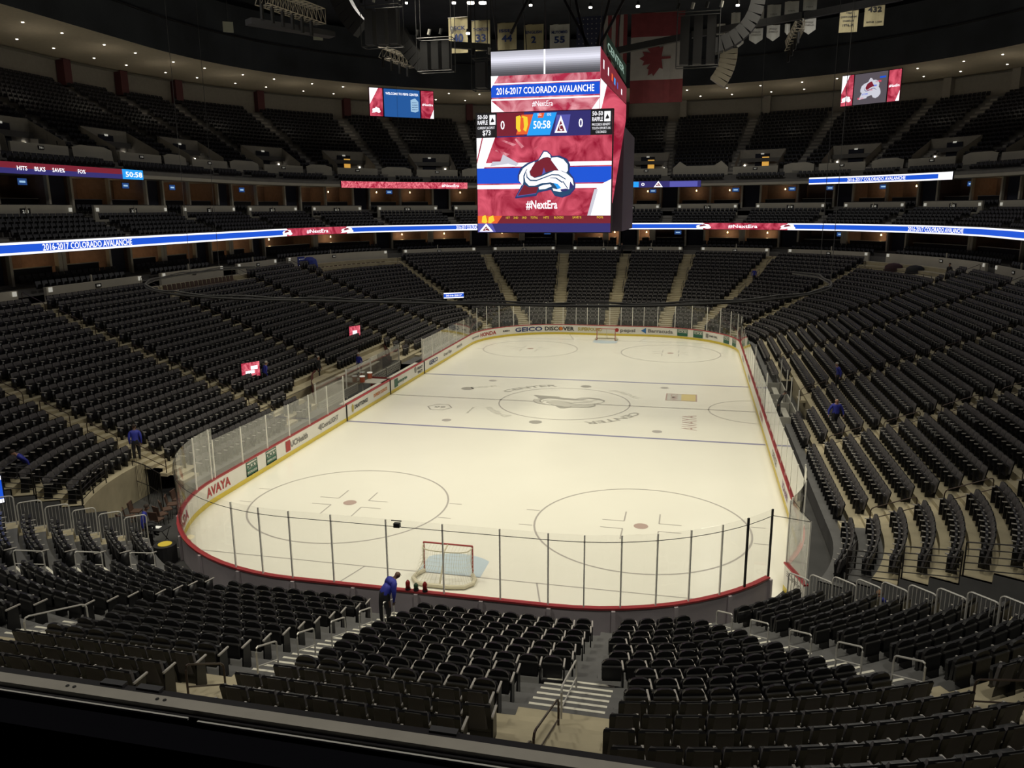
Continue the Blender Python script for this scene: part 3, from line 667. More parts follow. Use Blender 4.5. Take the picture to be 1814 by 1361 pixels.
# suites: columns, openings, counters, lamps, screens
def ublk(mb, u, s, z0, z1, wd, dp, m): c, n = core(u); q = P(u, s, (z0+z1)/2); mb.box(q, (wd, dp, z1-z0), m, X=n.cross(Vector((0, 0, 1))), Y=n)
def uname(u):
    u %= 8
    return ('left side', 'far left corner', 'far end', 'far right corner', 'right side', 'near right corner', 'near end', 'near left corner')[int(u)]
wl = MB(); dk = MB(); tvn = 0
def level(sec, s_col, s_back, zf, zc, tag_):
    global tvn
    for i, (u0, u1) in enumerate(sec):
        L = 0
        if not (vis(P(u0, s_col, zf+1), 80, 80) or vis(P(u1, s_col, zf+1), 80, 80)): continue
        w0 = adv(u0, s_col, .25); w1 = adv(u1, s_col, -.25); um = (w0+w1)/2
        for u in (w0, w1): ublk(wl, u, s_col, zf-.1, zc, .22, .3, COLM)
        ublk(wl, um, s_col+.2, zf-.1, zc, .75 if tag_ == 'lower' else .2, .35, COLM)
        ublk(wl, um, s_col-2.2, zf-.55, zf+.35, .1, .1, COLM); 
        for q in (w0, w1, um):     # party walls running back
            wl.poly([P(q, s_col, zf-.1), P(q, s_back, zf-.1), P(q, s_back, zc), P(q, s_col, zc)], SUITE)
        for (p0, p1) in ((w0, um), (um, w1)):
            c0, c1 = adv(p0, s_col+.5, .5), adv(p1, s_col+.5, -.5)
            if c1 <= c0: continue
            cm = (c0+c1)/2; r = random.random()
            k = thing('suite_counter', 'dark drinks counter with a pale edge in the %s suites, bay over pixel column order %d' % (tag_, tvn), 'counter'); tvn += 1
            k['label'] = 'dark counter with pale edge in a %s suite bay of the %s' % (tag_, uname(cm))
            k['group'] = 'suite counters, %s, %s' % (tag_, uname(cm))
            a = MB(); boxsweep(a, s_col+.45, s_col+.95, zf+.95, zf+1.0, c0, c1, ARM if r < .6 else COLM, 1.5); a.obj('counter_top', k)
            a = MB(); boxsweep(a, s_col+.55, s_col+.85, zf, zf+.95, c0, c1, BLACKM, 1.5); a.obj('counter_base', k)
            if r < .8:
                l = thing('wall_lamp' if tag_ == 'lower' else 'suite_lamp', 'small warm lamp glowing in a %s suite bay of the %s' % (tag_, uname(cm)), 'lamp', group='suite lamps, %s, %s' % (tag_, uname(cm)))
                a = MB(); q = P(cm, s_back-.9, zc-.55); a.prism([(q.x+.09*math.cos(t), q.y+.09*math.sin(t), q.z-.1) for t in [j*PI/3 for j in range(6)]], [(q.x+.06*math.cos(t), q.y+.06*math.sin(t), q.z+.1) for t in [j*PI/3 for j in range(6)]], LAMPW); a.obj('lamp_shade', l)
                a = MB(); a.tube([q+Vector((0, 0, .1)), Vector((q.x, q.y, zc))], .01, BLACKM, 4); a.obj('lamp_cord', l)
                if vis(q, 0, 0): lamp('suite_glow', 'POINT', q-Vector((0, 0, .25)), 22 if tag_ == 'lower' else 7, (1, .68, .36), shadow_soft_size=.1)
            if r > (.75 if tag_ == 'lower' else .5):
                c, n = core(cm); X = n.cross(Vector((0, 0, 1))); q = P(adv(c1, s_col, -.6), s_col+1.2, zc-.55)
                tv = thing('wall_television', 'small lit television in a %s suite bay of the %s' % (tag_, uname(cm)), 'television', group='suite televisions, %s, %s' % (tag_, uname(cm)))
                a = MB(); a.box(q, (.95, .06, .56), BLACKM, X=X, Y=n); a.obj('television_case', tv)
                a = MB(); a.box(q-n*.035, (.87, .01, .48), LEDKX, X=X, Y=n); a.box(q-n*.045, (.55, .01, .14), LEDPALE, X=X, Y=n); a.obj('television_screen', tv)
LEDKX = mat('tv_blue', (0, 0, 0), .5, emit=(.02, .06, .2), es=1); LEDPALE = mat('tv_pale', (0, 0, 0), .5, emit=(.35, .55, .75), es=1)
level(spans(LG, 22.9, .95), 22.9, 26.5, 8.55, 10.7, 'lower')
level(spans(CG, 28.0, .95), 28.0, 31.4, 13.35, 16.15, 'upper')
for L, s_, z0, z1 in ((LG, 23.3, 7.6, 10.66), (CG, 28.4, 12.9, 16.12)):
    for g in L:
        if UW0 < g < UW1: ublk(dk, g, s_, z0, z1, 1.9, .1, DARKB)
struct(wl.obj('wall_suite_partitions')); struct(dk.obj('wall_concourse_openings'))
# downlights set into the soffit
n_ = 0
for s_, st_ in ((37.0, 5.0), (42.3, 5.0)):
    u = UW0
    while u < UW1:
        q = P(u, s_, 29.76-(s_-34)*.041)
        if vis(q, 0, 0):
            a = MB(); z = q.z-.03; a.prism([(q.x+.10*math.cos(t), q.y+.10*math.sin(t), z-.02) for t in [j*PI/4 for j in range(8)]], [(q.x+.10*math.cos(t), q.y+.10*math.sin(t), z+.02) for t in [j*PI/4 for j in range(8)]], LAMPM)
            tag(a.obj('downlight'), 'small round downlight glowing in the tan soffit above the upper deck', 'ceiling light', 'soffit downlights'); n_ += 1
        u = adv(u, s_, st_*(.9 if n_ % 2 else 1.1))
u = adv(UW0, 38, 5)
while u < UW1:
    q = P(u, 38, 26.4)
    if vis(q, 300, 300): lamp('soffit_fill', 'POINT', q, 42, (1, .88, .70), shadow_soft_size=.5)  # added unseen fill that brightens the soffit, no fixture hangs there
    u = adv(u, 38, 9)
# doors, door lights and section signs of the upper deck
for i, g in enumerate(DOORS):
    q = P(g, 33.1, 18.9); 
    if not vis(q, 30, 30): continue
    c, n = core(g); X = n.cross(Vector((0, 0, 1))); lit = proj(q)[0]; am = 560 < lit < 640 or 1130 < lit < 1160 or 1320 < lit < 1380
    t = thing('concourse_doorway', ('amber lit' if am else 'dark')+' doorway in the grey wall of the upper deck, bay %d clockwise from the left' % (i+1), 'doorway')
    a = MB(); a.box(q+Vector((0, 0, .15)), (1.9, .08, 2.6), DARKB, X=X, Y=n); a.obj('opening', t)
    if am: a = MB(); a.box(q+X*.45-n*.06+Vector((0, 0, .1)), (.9, .04, 1.9), DOORY, X=X, Y=n); a.obj('lit_corridor', t)
    a = MB(); a.box(q-n*.05+Vector((0, 0, 1.45)), (.4, .1, .18), GLOWW, X=X, Y=n); a.obj('exit_lamp', t)
    for sx in (-1, 1):
        a = MB(); z = q+X*sx*2.3-n*.05; a.box((z.x, z.y, 18.9), (.14, .06, .14), LAMPM, X=X, Y=n)
        tag(a.obj('wall_light'), 'tiny bright wall light beside an upper deck doorway', 'wall light', 'upper deck wall lights')
def sign(u, s, z, body, wd, lab, grp, m=BLACKM):
    c, n = core(u); X = n.cross(Vector((0, 0, 1))); q = P(u, s, z)
    if proj(q-X)[0] > proj(q+X)[0]: X = -X
    t = thing('section_sign', lab, 'sign', q, 0, 'section number plates, '+grp)
    a = MB(); a.box((0, 0, 0), (wd, .04, wd*.5), m, X=X, Y=n); a.obj('sign_plate', t)
    a = MB(); text(a, body, plane_fn(-n*.025, X, (0, 0, 1)), wd*.34, GLOWW, wd*.62); a.obj('sign_number', t)
num = 0
for L, s_, z_, base, wd, nm in ((LG, 20.17, 8.15, 150, .55, 'lower bowl'), (CG, 25.92, 13.35, 260, .9, 'club level')):
    for i, (u0, u1) in enumerate(spans(L, s_, 1.15)):
        um = adv(u0, s_, 0); um = (u0+u1)/2
        if i == 0: um = adv(u1, s_, -4.6)
        if vis(P(um, s_, z_), 0, 0): sign(um, s_, z_, str(base-46+2*i), wd, 'small black section number plate on the %s parapet' % nm, nm)
        for e, sg in ((u0, 1), (u1, -1)):
            q = P(adv(e, s_, sg*.3), s_-.02, z_+.12)
            if vis(q, 0, 0) and 0 < i:
                c, n = core(e); a = MB(); a.box(q, (.3, .05, .3), GLOWW, X=n.cross(Vector((0, 0, 1))), Y=n)
                tag(a.obj('step_light'), 'small square white light panel at the end of a %s parapet' % nm, 'light panel', 'parapet end lights, '+nm)
for i, g in enumerate(DOORS):
    if vis(P(g, 29.48, 18.3), 0, 0): sign(g, 29.47, 18.3, str(301+(2*i+6) % 78), .6, 'small black section number plate on the upper deck parapet', 'upper deck')

# ------------------------------------------------------------------ LED ribbon boards
def ribseg(mb, s, z0, z1, u0, u1, m, off=0.): 
    U = us(u0, u1, .8, s); mb.grid([[P(u, s-off, z0), P(u, s-off, z1)] for u in U], m)
def rtext(mb, body, s, z, u, h, wd, m=LEDW, off=.03): text(mb, body, bfn(u, z, s-off), h, m, wd, .015)
rb = thing('led_ribbon_board', 'long curved LED ribbon showing a blue stripe and white season lettering below the club deck', 'LED board')
a = MB(); boxsweep(a, 20.46, 20.62, 10.62, 11.48, UW0, UW1, BLACKM, .8); a.obj('ribbon_housing', rb)
s_, z0, z1 = 20.45, 10.66, 11.44
r1a, r1b = atpx(508, s_, 11), atpx(614, s_, 11); r2a, r2b = atpx(1246, s_, 11), atpx(1396, s_, 11)
a = MB()
for u0, u1 in ((UW0, r1a), (r1b, r2a), (r2b, UW1)):
    ribseg(a, s_, z0, z0+.14, u0, u1, LEDW); ribseg(a, s_, z1-.14, z1, u0, u1, LEDW); ribseg(a, s_, z0+.14, z1-.14, u0, u1, LEDB)
for u0, u1 in ((r1a, r1b), (r2a, r2b)): ribseg(a, s_, z0, z1, u0, u1, RED)
a.obj('ribbon_screen', rb)
for px, wd in ((160, 8.6), (842, 5.0), (1660, 8.2)):
    a = MB(); rtext(a, '2016-2017 COLORADO AVALANCHE', s_, 11.05, atpx(px, s_, 11.05), .6, wd); o = a.obj('ribbon_lettering', rb); o['label'] = 'white 2016-2017 COLORADO AVALANCHE lettering'
for px in (562, 1316):
    a = MB(); rtext(a, '#NextEra', s_, 11.05, atpx(px, s_, 11.05), .55, 3.6); o = a.obj('ribbon_lettering', rb); o['label'] = 'white #NextEra lettering on red'
for u in (r1a, r1b, r2a, r2b):
    a = MB(); f = bfn(u, 11.05, s_-.02); crest(a, lambda x, y, i: P(adv(u, s_, x*.95), s_-.02-.004*i, 11.05+y*.42), [('out', LEDW), ('mtn', LEDM), ('l1', LEDB)]); a.obj('ribbon_crest', rb)
s_, z0, z1 = 25.93, 16.0, 16.8
def upper_rib(u0, u1, lab, fill):
    t = thing('led_fascia_board', lab, 'LED board'); a = MB(); boxsweep(a, s_+.01, 26.12, z0, z1, u0, u1, BLACKM, .8); a.obj('ribbon_housing', t)
    a = MB(); fill(a, u0, u1); a.obj('ribbon_screen', t); return t
uA = atpx(254, s_, 16.4)
def fa(a, u0, u1): ribseg(a, s_, 16.38, z1, u0, u1, LEDM); ribseg(a, s_, z0, 16.38, u0, u1, LEDK)
t = upper_rib(UW0, uA, 'LED fascia board on the upper left with HITS, BLKS and clock lettering', fa)
a = MB(); ub = adv(uA, s_, -2.6); ribseg(a, s_, z0, z1, ub, uA, LEDC, .02); a.obj('clock_panel', t)
for body, px, wd in (('HITS', 39, .9), ('BLKS', 70, 1.0), ('SAVE%', 104, 1.2), ('FO%', 144, .8), ('50:58', 236, 2.1)):
    a = MB(); rtext(a, body, s_, 16.4, atpx(px, s_, 16.4), .42 if px < 200 else .6, wd, off=.04); a.obj('ribbon_lettering', t)
t = upper_rib(atpx(605, s_, 16.4), atpx(828, s_, 16.4), 'red LED fascia board left of the scoreboard with #NextEra at its right end', lambda a, u0, u1: ribseg(a, s_, z0, z1, u0, u1, REDH))
a = MB(); rtext(a, '#NextEra', s_, 16.4, atpx(797, s_, 16.4), .5, 2.4, off=.04); a.obj('ribbon_lettering', t)
t = upper_rib(u_ang('FL', 82), atpx(1242, s_, 16.4), 'navy LED fascia board right of the scoreboard with a white triangle mark', lambda a, u0, u1: ribseg(a, s_, z0, z1, u0, u1, LEDK))
a = MB(); ua = atpx(1166, s_, 16.4); a.poly([P(adv(ua, s_, x), s_-.03, 16.4+y) for x, y in ((-.6, -.38), (.6, -.38), (0, .42))], LEDW); a.poly([P(adv(ua, s_, x), s_-.04, 16.4+y) for x, y in ((-.35, -.25), (.35, -.25), (0, .22))], LEDM)
rtext(a, '0', s_, 16.4, atpx(1139, s_, 16.4), .6, .42, off=.03); rtext(a, 'C', s_, 16.34, ua, .3, .3, off=.05); ua = atpx(1126, s_, 16.4); ribseg(a, s_, 16.05, 16.75, adv(ua, s_, -1), adv(ua, s_, .4), LEDC, .02)
u8 = atpx(1205, s_, 16.4); ribseg(a, s_, 16.05, 16.75, adv(u8, s_, -1.3), adv(u8, s_, 2.3), LEDP, .01); a.obj('ribbon_mark', t)
def fd(a, u0, u1): ribseg(a, s_, z0, z1, u0, u1, LEDW); ribseg(a, s_, z0+.16, z1-.16, u0, adv(u1, s_, -1.8), LEDB, .02)
t = upper_rib(atpx(1434, s_, 16.4), atpx(1688, s_, 16.4), 'white and blue LED fascia board on the right of the upper deck with season lettering', fd)
a = MB(); rtext(a, '2016-2017 COLORADO AVALANCHE', s_, 16.4, atpx(1553, s_, 16.4), .5, 7.2, off=.04); a.obj('ribbon_lettering', t)
# hanging screens at the soffit
def wallscreen(pxl, pxr, lab, mid, extra):
    s_ = 33.7; ul, ur = atpx(pxl, s_, 27.5), atpx(pxr, s_, 27.5); A, B = P(ul, s_, 0), P(ur, s_, 0); X = (B-A).normalized(); N = Vector((X.y, -X.x, 0)); W = (B-A).length
    if N.dot(Vector((0, 0, 0))-A) < 0: N = -N
    t = thing('video_screen', lab, 'video screen', ((A+B)/2)+Vector((0, 0, 27.5)))
    def pn(name, f0, f1, m, z0=-1.8, z1=1.8, off=.02):
        a = MB(); a.box(X*W*((f0+f1)/2-.5)+N*off+Vector((0, 0, (z0+z1)/2)), (W*(f1-f0), .04, z1-z0), m, X=X, Y=N); return a.obj(name, t)
    pn('screen_case', 0, 1, BLACKM, -1.9, 1.9, -.1); pn('side_panel', .01, .205, RED); pn('centre_panel', .225, .775, mid); pn('side_panel', .795, .99, RED)
    a = MB(); f = plane_fn(N*.06, X, (0, 0, 1))
    a.poly([f(-.49*W, 1.8), f(-.36*W, 1.8), f(-.49*W, -.3)], LEDW); a.poly([f(.49*W, -1.8), f(.43*W, -1.8), f(.49*W, -.6)], LEDW); a.obj('white_chevron', t)
    a = MB(); text(a, '#NextEra', plane_fn(N*.07+X*.395*W, X, (0, 0, 1)), .42, LEDW, .17*W); extra(a, W, lambda x, y: f(x, y)+N*.02); a.obj('screen_graphics', t)
def ex1(a, W, f):
    text(a, 'WELCOME TO PEPSI CENTER', lambda x, y: f(x, y+1.2), .42, LEDW, .5*W)
    a.poly([f(.13*W, -1.0), f(.2*W, -1.1), f(.25*W, -.9), f(.25*W, .3), f(.2*W, .75), f(.13*W, .5)], LEDPALE)
    for j in range(4): a.poly([f(.15*W, -.8+j*.3)+Vector((0, 0, 0)), f(.24*W, -.75+j*.3), f(.24*W, -.65+j*.3), f(.15*W, -.7+j*.3)], LEDKX)
    crest(a, lambda x, y, i: f(-.40*W+x*.6, -1.0+y*.5), [('out', LEDW)])
TVBLUE = mat('screen_blue', (0, 0, 0), .5, emit=(.02, .10, .33), es=1.); TVGREY = mat('screen_grey', (0, 0, 0), .5, emit=(.10, .085, .10), es=1.)
def ex2(a, W, f):
    for j in range(6): q = -.2+.07*j; a.poly([f(q*W, -1.2+.45*j), f((q+.1)*W, -1.2+.45*j), f((q+.1)*W, -1.0+.45*j), f(q*W, -1.0+.45*j)], LEDB if j % 2 else RED)
    crest(a, lambda x, y, i: f(x*1.3, y*1.6)+(f(0, 1)-f(0, 1)), [('out', LEDS)])
    crest(a, lambda x, y, i: f(x*1.1, y*1.4)+Vector((0, -.02*(i+1), 0)), [('mtn', LEDM), ('l1', LEDK)]); crest(a, lambda x, y, i: f(-.40*W+x*.6, -1.0+y*.5), [('out', LEDW)])
wallscreen(653, 768, 'hanging video screen on the upper left with a blue welcome message between red panels', TVBLUE, ex1)
wallscreen(1490, 1598, 'hanging video screen on the upper right with a grey crest picture between red panels', TVGREY, ex2)

# ------------------------------------------------------------------ upper seats and all seats
for k in range(5): row_seats(CLS(k), CLZ(k), k, UW0, UW1, 'far', .55, lambda p, kk: False, upper)
cl = [('far', P(u, CLS(k), CLZ(k)+.01), u) for kd, u, k, n, q in upper if not near_u(u, CG, 24, .75)]
upper = []
for k in range(2): row_seats(UPS(k), UPZ(k), k, UW0, UW1, 'far', .55, lambda p, kk: False, upper)
cl += [('far', P(u, UPS(k), UPZ(k)+.01), u) for kd, u, k, n, q in upper if not near_u(u, UG, 28, .75)]
upper = []
for k in range(NUP): row_seats(upsk(k), upz(k), k, UW0, UW1, 'far', .56, lambda p, kk: False, upper)
cl += [('far', P(u, upsk(k), upz(k)+.01), u) for kd, u, k, n, q in upper if not near_u(u, UG, 36, .8) and not (k < 3 and bay(u, 32))]
for s_, z_ in ((21.35, 7.92), (22.3, 8.32)): upper = []; row_seats(s_, z_, 0, UW0, UW1, 'far', .58, lambda p, kk: False, upper); cl += [('far', P(u, s_, z_), u) for kd, u, k, n, q in upper if not near_u(u, LG, s_, 1.3)]
for s_, z_ in ((26.9, 13.02), (27.6, 13.04)): upper = []; row_seats(s_, z_, 0, UW0, UW1, 'far', .58, lambda p, kk: False, upper); cl += [('far', P(u, s_, z_), u) for kd, u, k, n, q in upper if not near_u(u, CG, s_, 1.3)]
upper = []; row_seats(31.2, 17.65, 0, UW0, UW1, 'far', .58, lambda p, kk: False, upper); cl += [('far', P(u, 31.2, 17.65), u) for kd, u, k, n, q in upper if near_u(u, DOORS, 31, 2.6)]
cl = [c for c in cl if vis(c[1], 60, 60)]
def frame(u): c, n = core(u); f = -n; r = Vector((f.y, -f.x, 0)); return r, f
def stuff_seats(name, lst, label, group):
    import numpy as np
    V, F, M = [], [], []; off = 0
    mats = []; tmpl = {}
    for kd in ('rect', 'round', 'far'):
        a = MB()
        if kd == 'far': a = lod('far')
        else:
            for q in PR[kd].values():
                o = len(a.v); a.v += q.v; a.f += [tuple(i+o for i in f) for f in q.f]; a.m += [a.mi(q.mats[j]) for j in q.m]
        for m_ in a.mats:
            if m_ not in mats: mats.append(m_)
        tmpl[kd] = (np.array(a.v), a.f, [mats.index(a.mats[j]) for j in a.m])
    co, li, ls, lt, mi = [], [], [], [], []; nl = 0
    for kd, p, u in lst:
        v, f, mm = tmpl[kd]; r, fw = frame(u)
        w_ = v[:, :1]*np.array([[r.x, r.y, 0]])+v[:, 1:2]*np.array([[fw.x, fw.y, 0]])+v[:, 2:]*np.array([[0, 0, 1]])+np.array([[p.x, p.y, p.z]])
        co.append(w_)
        for fc in f: li += [i+off for i in fc]; ls.append(nl); nl += len(fc); lt.append(len(fc))
        mi += mm; off += len(v)
    me = bpy.data.meshes.new(name); co = np.concatenate(co).astype(np.float32)
    me.vertices.add(len(co)); me.vertices.foreach_set('co', co.ravel()); me.loops.add(nl); me.loops.foreach_set('vertex_index', li)
    me.polygons.add(len(ls)); me.polygons.foreach_set('loop_start', ls); me.polygons.foreach_set('loop_total', lt); me.polygons.foreach_set('material_index', mi)
    for m_ in mats: me.materials.append(m_)
    me.update(calc_edges=True); me.validate(); o = bpy.data.objects.new(name, me); COL.objects.link(o)
    return tag(o, label, 'seat', group, 'stuff')
for kind, label in (('rect', 'padded'), ('round', 'round-backed')):
    L = [c for c in lowseats if c[0] == kind]
    L = [c for c in L if True]
    def sz(c):
        u, v, z = proj(c[1]+Vector((0, 0, .6)))
        if not (-15 < u < 1829 and -10 < v < 1368): return 1e6+z
        if v > 1180+u*.155+20: return 1e6+z           # hidden below the ledge
        return z
    L.sort(key=sz); head, tail = L[:300], L[300:]
    proto = None
    for kd, p, u, k, n, q in head:
        r, fw = frame(u); rz_ = math.atan2(r.y, r.x)
        reg = {6: 'near end', 7: 'near left corner', 5: 'near right corner', 0: 'left side', 4: 'right side'}.get(int(u % 8), 'far end')
        blk = 'left of the goal aisle' if (p.x < -.2 and int(u % 8) in (6, 7)) else 'right of the goal aisle'
        if p.x > 6.3 and p.y < -CY: blk = 'right of the centre stairs'
        if int(u % 8) not in (6,): blk = reg
        if int(u % 8) == 6 or p.x*1 > 0 and int(u % 8) == 5: pass
        lab = 'black %s seat, %s, row %d, seat %d of %d' % (label, blk, k+1, q+1, n)
        if proto is None:
            t = thing('arena_seat' if kind == 'rect' else 'retractable_seat', lab, 'seat', p, rz_); proto = t
            for nm, mb_ in PR[kind].items(): o = mb_.obj(nm, t); 
        else:
            t = proto.copy(); COL.objects.link(t); t.location = p; t.rotation_euler = (0, 0, rz_); t['label'] = lab
            for ch in proto.children: c2 = ch.copy(); COL.objects.link(c2); c2.parent = t
        t['group'] = 'black %s seats of the near stands' % label
    rest = [(c[0], c[1], c[2]) for c in tail]
    if kind == 'rect': rest += cl; stuff_seats('arena_seat_rows', rest, 'rows of black and charcoal folding seats filling the side, far and upper stands', 'padded seats of the further stands')
    else: stuff_seats('retractable_seat_rows', rest, 'remaining round-backed black seats further off in the near end rows', 'round-backed seats of the near end')
print('seats', len(lowseats), len(cl))
#PART3
# ------------------------------------------------------------------ platforms in the corners of the lower bowl
def pray(u, v, y):      # the point at depth y seen at a place of the photograph, used to read off real positions
    d = FW+RT*((u-907)/FPX)+UP*((680.5-v)/FPX); t = (y-CP.y)/d.y; return CP+d*t
def prz(u, v, z):
    d = FW+RT*((u-907)/FPX)+UP*((680.5-v)/FPX); t = (z-CP.z)/d.z; return CP+d*t
a = MB()
zp = rz(18)-.1
for q in ('FL', 'FR'):
    u0, u1 = sorted((u_ang(q, 5), u_ang(q, 33))); boxsweep(a, rs(18)+TF, 20.2, zp-.75, zp, u0, u1, CONC, 1)
zg = rz(19)-.1
boxsweep(a, rs(19)+TF, 20.2, zg-.6, zg, u_side(-.6+.65), u_side(11.0), CONC, 1)
struct(a.obj('floor_platforms'))
CHB = mat('chair_brown', (.09, .05, .035), .6)
def chair_mesh():
    s_, b_, l_ = MB(), MB(), MB()
    s_.box((0, .02, .45), (.44, .42, .05), CHB); b_.prism([(-.2, -.2, .5), (.2, -.2, .5), (.2, -.16, .5), (-.2, -.16, .5)], [(-.22, -.27, .88), (.22, -.27, .88), (.22, -.23, .88), (-.22, -.23, .88)], CHB)
    for x in (-.19, .19):
        l_.tube([(x, -.22, .86), (x, -.17, .45), (x, -.2, 0)], .014, RAILB, 5); l_.tube([(x, .2, 0), (x, .2, .44)], .014, RAILB, 5)
    return s_, b_, l_
cm_ = chair_mesh(); CHD = [None]
def chair(p, rz_, lab, grp):
    if CHD[0] is None:
        t = thing('folding_chair', lab, 'chair', p, rz_, grp); cm_[0].obj('chair_seat', t); cm_[1].obj('chair_back', t); cm_[2].obj('chair_frame', t); CHD[0] = t; return t
    t = CHD[0].copy(); COL.objects.link(t); t.location = p; t.rotation_euler = (0, 0, rz_); t['label'] = lab; t['group'] = grp
    for ch in CHD[0].children: c2 = ch.copy(); COL.objects.link(c2); c2.parent = t
    return t
def face(u): r, f = frame(u); return math.atan2(r.y, r.x)
for i in range(15):
    u = u_ang('FL', 8+1.6*i); chair(P(u, 18.0, zp), face(u), 'brown chair in the row along the far left corner platform', 'chairs on the far left platform')
for i in range(17):
    u = u_side(1.0+i*.58); chair(P(u, 18.6, zg), face(u), 'dark chair in the row behind the glass rail of the left platform', 'chairs on the glazed left platform')
t = thing('glass_railing', 'low glass railing with short white posts along the left platform', 'railing')
for i in range(9):
    u = u_side(.4+i*1.28); a = MB(); ublk(a, u, rs(19)+TF+.1, zg, zg+.62, .09, .09, COLM); a.obj('rail_post', t)
    if i < 8: a = MB(); boxsweep(a, rs(19)+TF+.09, rs(19)+TF+.105, zg+.05, zg+.58, u_side(.4+i*1.28+.06), u_side(.4+(i+1)*1.28-.06), GLASS, 1); a.obj('rail_glass', t)
def railing(name, lab, pts, h, bars, m, grp=None, postn=None, r=.022, balus=0):
    """multi-bar railing through floor points"""
    t = thing(name, lab, 'railing', pts[0], 0, grp); o = Vector(pts[0]); pts = [Vector(p)-o for p in pts]
    for b in range(bars):
        a = MB(); z = h*(b+1)/bars; a.tube([p+Vector((0, 0, z)) for p in pts], r if b == bars-1 else r*.8, m, 6); a.obj('top_rail' if b == bars-1 else 'rail_bar', t)
    for p in pts: a = MB(); a.tube([p, p+Vector((0, 0, h))], r*1.1, m, 6); a.obj('rail_post', t)
    if balus:
        a = MB()
        for p, q in zip(pts, pts[1:]):
            for i in range(1, balus): w_ = p+(q-p)*i/balus; a.tube([w_+Vector((0, 0, .06)), w_+Vector((0, 0, h))], .009, m, 4)
        a.obj('balusters', t)
    return t
railing('platform_railing', 'dark railing along the front of the far right corner platform', [P(u_ang('FR', a_), rs(18)+TF+.1, zp) for a_ in (33, 29, 25, 21, 17, 13, 9, 5)], .75, 2, RAILB)
for i, a_ in enumerate((26.5, 19.5)):
    u = u_ang('FR', a_); q = P(u, 18.1, zp); a = MB(); 
    a.grid([[(q.x+r_*math.cos(t_)*1.25, q.y+r_*math.sin(t_), q.z+z_) for t_ in [j*PI/6 for j in range(12)]] for r_, z_ in ((.62, .02), (.7, .5), (.66, 1.0), (.4, 1.22), (.05, 1.28))], mat('cover_maroon', (.05, .02, .025), .8) if i == 0 else BLACKM, True)
    tag(a.obj('covered_cart', smooth=True), ('maroon' if i == 0 else 'black')+' cloth covered cart standing on the far right corner platform', 'cart')
BLUEC = mat('drape_blue', (.03, .05, .30), .7, var=.3, vs_=8); 
t = thing('draped_equipment', 'blue draped stand with white marks beside the far left corner platform', 'drape'); u = u_ang('FL', 3.2)
a = MB(); ublk(a, u, 18.9, zp, zp+2.1, 1.3, .1, BLUEC); 
c, n = core(u); X = n.cross(Vector((0, 0, 1)))
for i in range(4):
    for j in range(6): q = P(u, 18.83, zp+.25+j*.32)+X*(-.45+.3*i); a.box(q, (.09, .01, .07), GLOWW, X=X, Y=n)
a.obj('banner_cloth', t)
a = MB(); q = P(u_ang('FL', 6.6), 18.9, zp); a.grid([[(q.x+r_*math.cos(t_)*1.2, q.y+r_*math.sin(t_), q.z+z_) for t_ in [j*PI/5 for j in range(10)]] for r_, z_ in ((.6, .02), (.75, 1.0), (.62, 1.7), (.3, 1.95), (.05, 2.0))], BLUEC, True); a.obj('covered_bundle', t)

# ------------------------------------------------------------------ goals
def goal(y, sg, lab):
    t = thing('hockey_goal', lab, 'goal', (0, y, 0), 0 if sg < 0 else PI)      # mouth towards +y when sg<0
    GR = mat('goal_red', (.38, .05, .05), .4); GW = mat('goal_padding', (.60, .56, .42), .7); NET = mat('goal_net', (.62, .60, .48), .8)
    for nm, pts, r in (('goal_post', [(-.94, 0, 0), (-.94, 0, 1.22)], .035), ('goal_post', [(.94, 0, 0), (.94, 0, 1.22)], .035), ('crossbar', [(-.95, 0, 1.22), (.95, 0, 1.22)], .035)):
        a = MB(); a.tube(pts, r, GR, 8); a.obj(nm, t)
    base = [(-.94, -.02), (-1.12, -.35), (-1.14, -.7), (-.9, -1.02), (-.4, -1.12), (.4, -1.12), (.9, -1.02), (1.14, -.7), (1.12, -.35), (.94, -.02)]
    a = MB(); a.tube([(x, y_, .09) for x, y_ in base], .08, GW, 8); a.obj('base_padding', t)
    top = [(-.94, 0), (-.93, -.15), (-.85, -.38), (-.6, -.5), (-.25, -.52), (.25, -.52), (.6, -.5), (.85, -.38), (.93, -.15), (.94, 0)]
    a = MB(); a.tube([(x, y_, 1.16-.03*(1-abs(x))) for x, y_ in top], .022, GW, 6)
    a.tube([(0, 0-.0, 1.2), (0, -.5, 1.12), (0, -.62, .7), (0, -1.1, .1)], .035, GW, 6); a.obj('net_frame', t)
    a = MB(); N = 14      # mesh of the net: strands
    def lerp(p, q, f): return tuple(p[i]+(q[i]-p[i])*f for i in range(3))
    def edge(c, f): 
        g = f*(len(c)-1); i = min(int(g), len(c)-2); return (c[i][0]+(c[i+1][0]-c[i][0])*(g-i), c[i][1]+(c[i+1][1]-c[i][1])*(g-i))
    for i in range(37):
        f = i/36; b_, tp = edge(base, f), edge(top, f); a.tube([(tp[0], tp[1], 1.14), (tp[0]*.97, (tp[1]*.7+b_[1]*.3), .65), (b_[0]*.97, b_[1], .12)], .005, NET, 3, False)
    for j in range(9):
        g = j/8; a.tube([((edge(top, f)[0]*(1-g)+edge(base, f)[0]*g), (edge(top, f)[1]*(1-g)+edge(base, f)[1]*g)*(1-.15*math.sin(g*PI)), 1.14-1.02*g) for f in [i/20 for i in range(21)]], .005, NET, 3, False)
    for i in range(15): x = -.9+.128*i; a.tube([(x, 0, 1.2), (x, -.45, 1.12)], .005, NET, 3, False)
    a.obj('goal_netting', t); return t
goal(-89*FT, -1, 'red framed hockey goal with cream netting on the near goal line')
goal(89*FT, 1, 'red framed hockey goal with cream netting on the far goal line')
